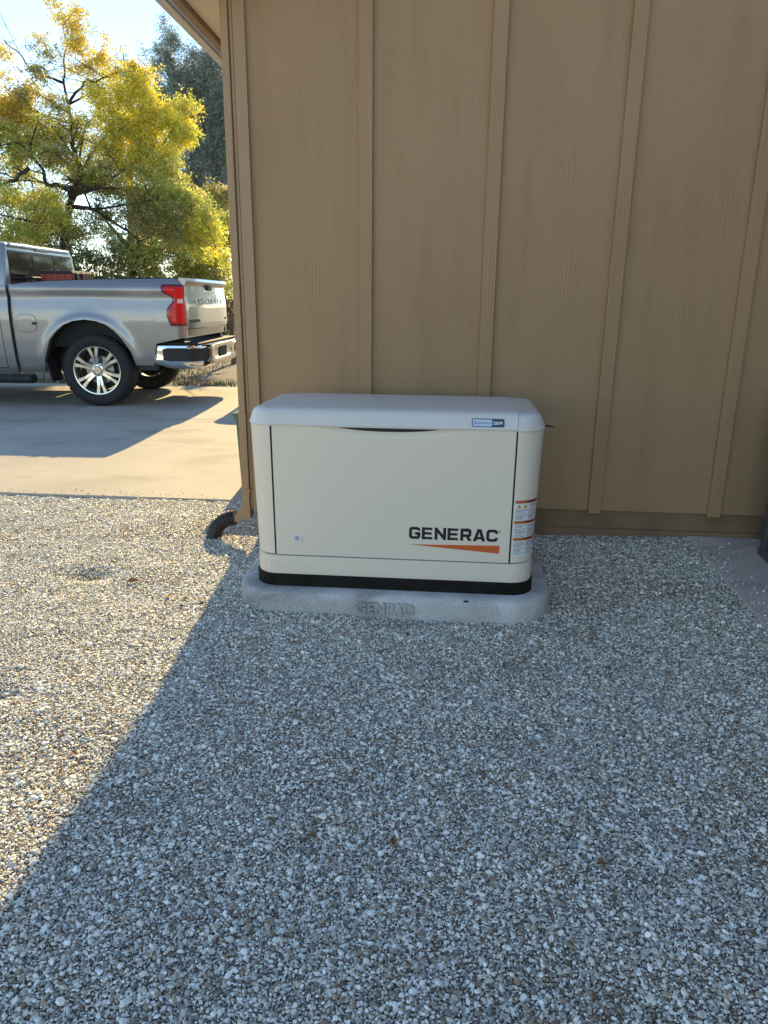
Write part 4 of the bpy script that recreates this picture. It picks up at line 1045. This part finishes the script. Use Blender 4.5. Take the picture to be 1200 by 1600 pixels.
def limb(mb, pts, r0, r1, n=7, wob=.03):
    P = []; pts = [Vector(p) for p in pts]
    for i in range(len(pts)-1):
        for k in range(4): P.append(pts[i].lerp(pts[i+1], k/4)+Vector(rng.normal(0, wob, 3)))
    P.append(pts[-1]); P[0] = pts[0]
    P = [P[0]]+[(P[i-1]+P[i]*2+P[i+1])/4 for i in range(1, len(P)-1)]+[P[-1]]
    R_ = [r0+(r1-r0)*i/(len(P)-1) for i in range(len(P))]
    mb.tube(P, R_, n); return P
def tree_from(name, label, Y, trunk, limbs, blobs, group, size, per, sprig, k_n, depth, material='leaf', barkm='bark', twig=True, aspect=.42, droop=.35, r0=.16):
    s = 1/ppm(Y)
    base = at(trunk[0][0], trunk[0][1], Y); base.z = -.1
    t = thing(name, (base.x, base.y, -.08), label, 'tree', group)
    tp = [base]+[at(px, py, Y+dy) for px, py, dy in trunk[1:]]
    m = MB(); limb(m, tp, r0, r0*.62, 9, .02); tk = obj('trunk', m, barkm, t)
    tips = []
    for ra, rb, pl in limbs:
        m = MB(); P = limb(m, [at(a, b, Y+c) for a, b, c in pl], ra, rb, 6, .03); tips.append(P)
        if twig:
            for q in range(4, len(P), 2):
                d = Vector(rng.normal(0, 1, 3)); d.z = abs(d.z)*.6; d.normalize()
                L_ = rng.uniform(.4, 1.1); e = P[q]+d*L_; mid = P[q]+d*L_*.5+Vector(rng.normal(0, .08, 3))
                m.tube([P[q], mid, e], [rb*1.0, rb*.7, .005], 5)
                for _ in range(2):
                    d2 = (d+Vector(rng.normal(0, .7, 3))).normalized(); m.tube([mid, mid+d2*L_*.5], [rb*.6, .004], 4)
        obj('limb', m, barkm, tk)
    B = []
    for px, py, rx, ry, dn, tone, dz in blobs:
        c = at(px, py, Y+dz); sx_ = s*(1+dz/(Y+3.7))
        B.append((c, (rx*sx_, depth*min(1.2, rx/55), ry*sx_), max(8, dn*k_n*rx*ry/2500*FOL), tone))
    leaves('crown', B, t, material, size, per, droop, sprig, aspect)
    return t

YT = 13.5
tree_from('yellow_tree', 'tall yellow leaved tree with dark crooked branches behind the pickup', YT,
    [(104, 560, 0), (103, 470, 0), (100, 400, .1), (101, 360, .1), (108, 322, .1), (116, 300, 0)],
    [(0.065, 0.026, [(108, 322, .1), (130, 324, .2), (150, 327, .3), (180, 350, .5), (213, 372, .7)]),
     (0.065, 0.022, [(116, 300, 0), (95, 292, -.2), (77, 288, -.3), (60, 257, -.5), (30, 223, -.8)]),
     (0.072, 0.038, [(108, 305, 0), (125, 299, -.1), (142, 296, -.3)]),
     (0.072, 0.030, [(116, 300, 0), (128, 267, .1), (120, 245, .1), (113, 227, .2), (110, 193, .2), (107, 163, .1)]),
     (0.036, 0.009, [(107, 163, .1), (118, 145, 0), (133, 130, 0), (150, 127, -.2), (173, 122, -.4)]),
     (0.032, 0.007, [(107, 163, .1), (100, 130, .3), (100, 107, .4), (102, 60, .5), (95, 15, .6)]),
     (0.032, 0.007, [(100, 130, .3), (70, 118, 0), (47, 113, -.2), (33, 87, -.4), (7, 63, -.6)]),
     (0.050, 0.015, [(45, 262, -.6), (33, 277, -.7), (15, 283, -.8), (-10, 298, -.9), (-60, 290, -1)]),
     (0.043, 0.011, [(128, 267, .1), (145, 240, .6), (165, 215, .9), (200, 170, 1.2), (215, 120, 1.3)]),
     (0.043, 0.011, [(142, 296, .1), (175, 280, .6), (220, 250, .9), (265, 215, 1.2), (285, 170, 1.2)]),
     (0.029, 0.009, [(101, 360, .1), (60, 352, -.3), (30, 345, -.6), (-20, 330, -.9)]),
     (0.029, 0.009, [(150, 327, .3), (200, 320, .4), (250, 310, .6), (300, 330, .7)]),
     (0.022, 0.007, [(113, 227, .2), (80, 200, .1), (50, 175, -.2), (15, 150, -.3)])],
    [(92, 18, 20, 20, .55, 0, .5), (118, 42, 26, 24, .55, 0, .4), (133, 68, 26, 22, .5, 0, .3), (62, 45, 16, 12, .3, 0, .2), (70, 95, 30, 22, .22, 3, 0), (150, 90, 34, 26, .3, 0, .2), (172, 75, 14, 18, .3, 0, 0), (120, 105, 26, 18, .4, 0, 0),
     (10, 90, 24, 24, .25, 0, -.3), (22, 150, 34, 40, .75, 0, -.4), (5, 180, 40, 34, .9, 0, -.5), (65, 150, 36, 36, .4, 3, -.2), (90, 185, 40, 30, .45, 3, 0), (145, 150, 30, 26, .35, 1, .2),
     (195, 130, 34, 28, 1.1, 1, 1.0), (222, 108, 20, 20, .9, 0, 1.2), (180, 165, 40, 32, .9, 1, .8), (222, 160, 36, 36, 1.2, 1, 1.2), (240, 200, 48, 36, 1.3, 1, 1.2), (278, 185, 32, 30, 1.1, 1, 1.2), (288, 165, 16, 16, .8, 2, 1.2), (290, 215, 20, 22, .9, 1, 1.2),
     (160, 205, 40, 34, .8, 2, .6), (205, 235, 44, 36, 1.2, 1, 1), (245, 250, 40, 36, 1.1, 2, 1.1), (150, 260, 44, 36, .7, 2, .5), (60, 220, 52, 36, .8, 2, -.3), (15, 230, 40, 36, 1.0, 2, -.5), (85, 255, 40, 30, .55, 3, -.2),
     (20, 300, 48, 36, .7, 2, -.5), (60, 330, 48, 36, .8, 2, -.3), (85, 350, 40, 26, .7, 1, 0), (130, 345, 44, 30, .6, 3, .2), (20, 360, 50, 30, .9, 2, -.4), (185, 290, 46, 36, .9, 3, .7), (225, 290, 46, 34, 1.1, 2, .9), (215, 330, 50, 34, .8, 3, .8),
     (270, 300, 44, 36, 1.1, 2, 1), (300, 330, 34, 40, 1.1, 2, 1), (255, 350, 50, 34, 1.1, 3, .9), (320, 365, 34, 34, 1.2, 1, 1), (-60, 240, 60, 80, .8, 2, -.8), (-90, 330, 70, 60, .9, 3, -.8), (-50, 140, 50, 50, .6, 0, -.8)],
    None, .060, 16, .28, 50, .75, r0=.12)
YB = 17.5
tree_from('olive_tree', 'dense olive green tree filling the space low behind the yellow tree', YB,
    [(215, 560, 0), (213, 480, 0), (208, 430, 0), (212, 400, 0)],
    [(.08, .02, [(212, 400, 0), (230, 350, .3), (260, 300, .6)]), (.08, .02, [(212, 400, 0), (180, 360, -.3), (150, 330, -.4)]), (.07, .02, [(212, 400, 0), (260, 385, .2), (310, 370, .4)])],
    [(50, 400, 60, 40, .8, 3, 0), (120, 400, 60, 40, .9, 5, 0), (180, 400, 60, 44, .9, 3, 0), (245, 395, 60, 44, 1.1, 2, 0), (305, 400, 50, 46, 1.2, 2, 0), (330, 440, 34, 40, 1.2, 2, 0), (0, 390, 60, 40, .9, 3, 0), (-70, 400, 60, 60, .9, 3, 0),
     (60, 450, 80, 40, 1.1, 5, 0), (180, 450, 80, 40, 1.1, 5, 0), (280, 455, 70, 40, 1.1, 3, 0), (-60, 470, 80, 40, 1, 5, 0), (100, 360, 60, 34, .6, 5, 0), (250, 350, 60, 34, .7, 5, 0), (325, 330, 24, 34, .8, 3, 0), (335, 370, 34, 40, 1.5, 2, 0), (310, 360, 40, 40, 1.2, 2, 0), (345, 350, 26, 40, 1.2, 3, 0), (345, 300, 20, 40, .8, 3, 0)],
    None, .075, 16, .28, 34, .9, r0=.14)
YE = 30
tree_from('eucalyptus_tree', 'tall grey green eucalyptus with drooping foliage under the eave', YE,
    [(318, 540, 0), (316, 440, 0), (312, 340, 0), (305, 250, 0), (298, 190, 0)],
    [(.14, .03, [(312, 340, 0), (330, 290, .5), (345, 220, .8)]), (.12, .03, [(298, 190, 0), (280, 130, 0), (262, 80, 0)]), (.12, .03, [(305, 250, 0), (325, 180, .4), (330, 110, .5)]), (.10, .03, [(312, 340, 0), (290, 310, 0), (270, 270, 0)])],
    [(260, 62, 16, 26, .6, 4, 0), (256, 100, 16, 30, .6, 4, 0), (285, 90, 28, 34, 1.1, 4, 0), (315, 110, 34, 36, 1.3, 4, 0), (268, 140, 22, 34, 1.0, 4, 0), (300, 150, 36, 36, 1.5, 4, 0), (335, 160, 30, 40, 1.4, 4, 0), (275, 175, 26, 26, 1.3, 4, 0), (310, 200, 34, 34, 1.1, 4, 0), (345, 230, 26, 40, 1.1, 4, 0), (325, 260, 26, 34, .8, 4, 0), (335, 310, 26, 34, .8, 4, 0), (310, 300, 24, 34, .8, 4, 0), (340, 370, 22, 40, 1.0, 4, 0), (375, 200, 30, 90, 1.2, 4, 0), (385, 330, 30, 70, 1.0, 4, 0), (300, 380, 30, 40, .9, 4, 0), (350, 120, 30, 60, 1.3, 4, 0), (330, 210, 34, 60, 1.2, 4, 0), (285, 240, 30, 50, .9, 4, 0), (345, 300, 26, 50, 1.1, 4, 0), (250, 80, 12, 22, .5, 4, 0)],
    None, .13, 18, .6, 58, 1.6, material='leafd', barkm='bark2', aspect=.2, droop=1.2, twig=False, r0=.28)
tree_from('distant_tree', 'small pale feathery treetop rising beyond the yellow tree', 34,
    [(205, 540, 0), (205, 400, 0), (203, 250, 0), (202, 150, 0)], [(.08, .02, [(202, 150, 0), (196, 110, 0), (192, 82, 0)])],
    [(196, 90, 12, 12, .4, 4, 0), (204, 102, 16, 14, .5, 5, 0), (228, 92, 16, 16, .5, 5, 0), (200, 140, 26, 30, .6, 5, 0), (225, 200, 34, 60, .8, 5, 0), (160, 260, 60, 60, .5, 4, 0), (80, 300, 70, 70, .4, 4, 0)],
    None, .13, 14, .5, 36, 1.2, material='leafd', barkm='bark2', aspect=.25, droop=.8, twig=False, r0=.2)
tree_from('bare_tree', 'small brown trunked tree with bare pale branches right of the pickup tailgate', 11.2,
    [(366, 566, 0), (364, 545, 0), (362, 515, 0), (361, 490, 0)],
    [(.03, .012, [(361, 490, 0), (354, 470, 0), (346, 448, .2), (338, 430, .3)]), (.03, .010, [(361, 490, 0), (366, 460, 0), (372, 420, 0), (376, 370, 0)]), (.025, .010, [(362, 500, 0), (356, 486, 0), (350, 479, -.1)])],
    [(358, 430, 14, 22, .7, 2, 0), (350, 400, 20, 22, .8, 1, 0), (366, 460, 12, 20, .5, 2, 0), (375, 400, 20, 40, .8, 2, 0)],
    None, .05, 14, .2, 40, .35, barkm='bark2', r0=.07)
def bushes():
    spots = [(-60, 33), (20, 30), (90, 36), (160, 31), (230, 38), (300, 33), (352, 26), (400, 34)]
    labels = ['dark green shrub beyond the driveway, leftmost in the hedge row', 'grey green shrub beyond the pickup cab', 'round shrub showing under the pickup bed', 'olive shrub behind the rear wheel of the pickup',
              'broad shrub beyond the pickup tail light', 'low shrub behind the pickup bumper', 'small shrub between the pickup and the house corner', 'shrub hidden beyond the house corner']
    for (px, hp), lb in zip(spots, labels):
        Y = 21+rng.uniform(-1.5, 1.5); c = at(px, 530, Y); s = 1/ppm(Y); c.z = 0
        t = thing('shrub', (c.x, c.y, -.05), lb, 'shrub', 'shrubs in a row beyond the driveway')
        m = MB()
        for _ in range(6):
            d = Vector(rng.normal(0, .5, 3)); m.tube([(c.x, c.y, -.06), (c.x+d.x*.4, c.y+d.y*.4, .6), (c.x+d.x, c.y+d.y, 1.4)], [.03, .02, .008], 5)
        obj('stem', m, 'bark2', t)
        leaves('foliage', [((c.x, c.y, .9), (1.25, 1.0, .8), 420, 5 if px % 3 else 3), ((c.x+.4, c.y, 1.7), (1.0, .8, .7), 300, 3 if px % 3 else 5)], t, 'leaf', .085, 12, .1, .3, .45)
bushes()
def reflection_trees():  # unseen trees behind the house, added to darken the tailgate's reflection
    for (x, y, h, lb) in ((1.5, 17, 6.5, 'broad unseen olive tree added for the tailgate to reflect, nearest the driveway'), (7, 19, 7.5, 'tall unseen olive tree added for the tailgate to reflect, in the middle'), (13, 16, 6, 'low unseen spreading tree added for the tailgate to reflect, farthest from the driveway')):
        t = thing('olive_tree', (x, y, -.08), lb, 'tree', 'unseen trees added behind the house for the tailgate reflection')
        m = MB(); limb(m, [(x, y, -.1), (x+.1, y, 1.2), (x-.1, y+.1, h*.55)], .18, .09, 9, .02); obj('trunk', m, 'bark2', t)
        leaves('crown', [((x+rng.uniform(-1.6, 1.6), y+rng.uniform(-1, 1), h*q), (1.7, 1.5, h*.17), 420, 3) for q in (.22, .35, .48, .6, .7, .8)], t, 'leafd', .12, 12, .3, .35, .45)
reflection_trees()
def verge_grass():
    n = 9000; X = rng.uniform(-14, -1, n); Y = 7.02+np.abs(rng.normal(0, 1, n))**1.3*2.2+.2*rng.random(n)
    keep = vnoise(X*1.1, Y*1.1, 11) > .42; X, Y = X[keep], Y[keep]; n = len(X)
    m = MB()
    for x, y in zip(X, Y):
        h = rng.uniform(.03, .09); dx, dy = rng.normal(0, .02, 2); w_ = .006
        m.v += [(x-w_, y, -.04), (x+w_, y, -.04), (x+dx, y+dy, h)]; k = len(m.v); m.f.append((k-3, k-2, k-1))
    o = obj('grass', m, 'drygrass', smooth=0); tag(o, 'thin dry grass along the far side of the driveway', None, None, 'stuff')
verge_grass()
def fallen():
    spots = [(207, 906, .05, 'curled brown leaf at the edge of the hollow in the sunlit gravel', 1.1), (262, 930, .04, 'small tan leaf lying flat on the sunlit gravel', .6), (615, 1310, .032, 'dark dry leaf in the shaded gravel, middle of the foreground', .9), (490, 1300, .026, 'brown leaf on the shaded gravel left of the middle', .6), (290, 935, .03, 'thin dry leaf right of the hollow in the gravel', .7), (115, 1175, .03, 'reddish leaf on the sunlit gravel at the left edge', .8), (1245, 900, .04, 'dry leaf on the slab by the condenser', .8), (940, 1350, .024, 'brown leaf on the shaded gravel at the lower right', .7)]
    for px, py, s, lb, c in spots:
        d = fw*FPX+rt*(px-600)+up*(800-py); t_ = -CAM.z/d.z; p = CAM+d*t_
        z = float(ground_h(p.x, p.y))+.008 if px < 1200 else .075
        if px > 1200: continue
        m = MB(); a = rng.uniform(0, 6.28); rows = []
        for i in range(7):
            u = i/6; wd = math.sin(PI*u)**.8*s*.28; row = []
            for j in (-1, -.5, 0, .5, 1):
                lx, ly = (u-.5)*s, j*wd; zz = abs(j)*wd*c+.2*s*(u-.5)**2*4*c*.5
                row.append((p.x+lx*math.cos(a)-ly*math.sin(a), p.y+lx*math.sin(a)+ly*math.cos(a), z+zz))
            rows.append(row)
        m.grid(rows); o = obj('fallen_leaf', m, 'dryleaf', loc=(p.x, p.y, z)); md = o.modifiers.new('s', 'SOLIDIFY'); md.thickness = .0008
        tag(o, lb, 'leaf', 'fallen leaves on the gravel')
fallen()
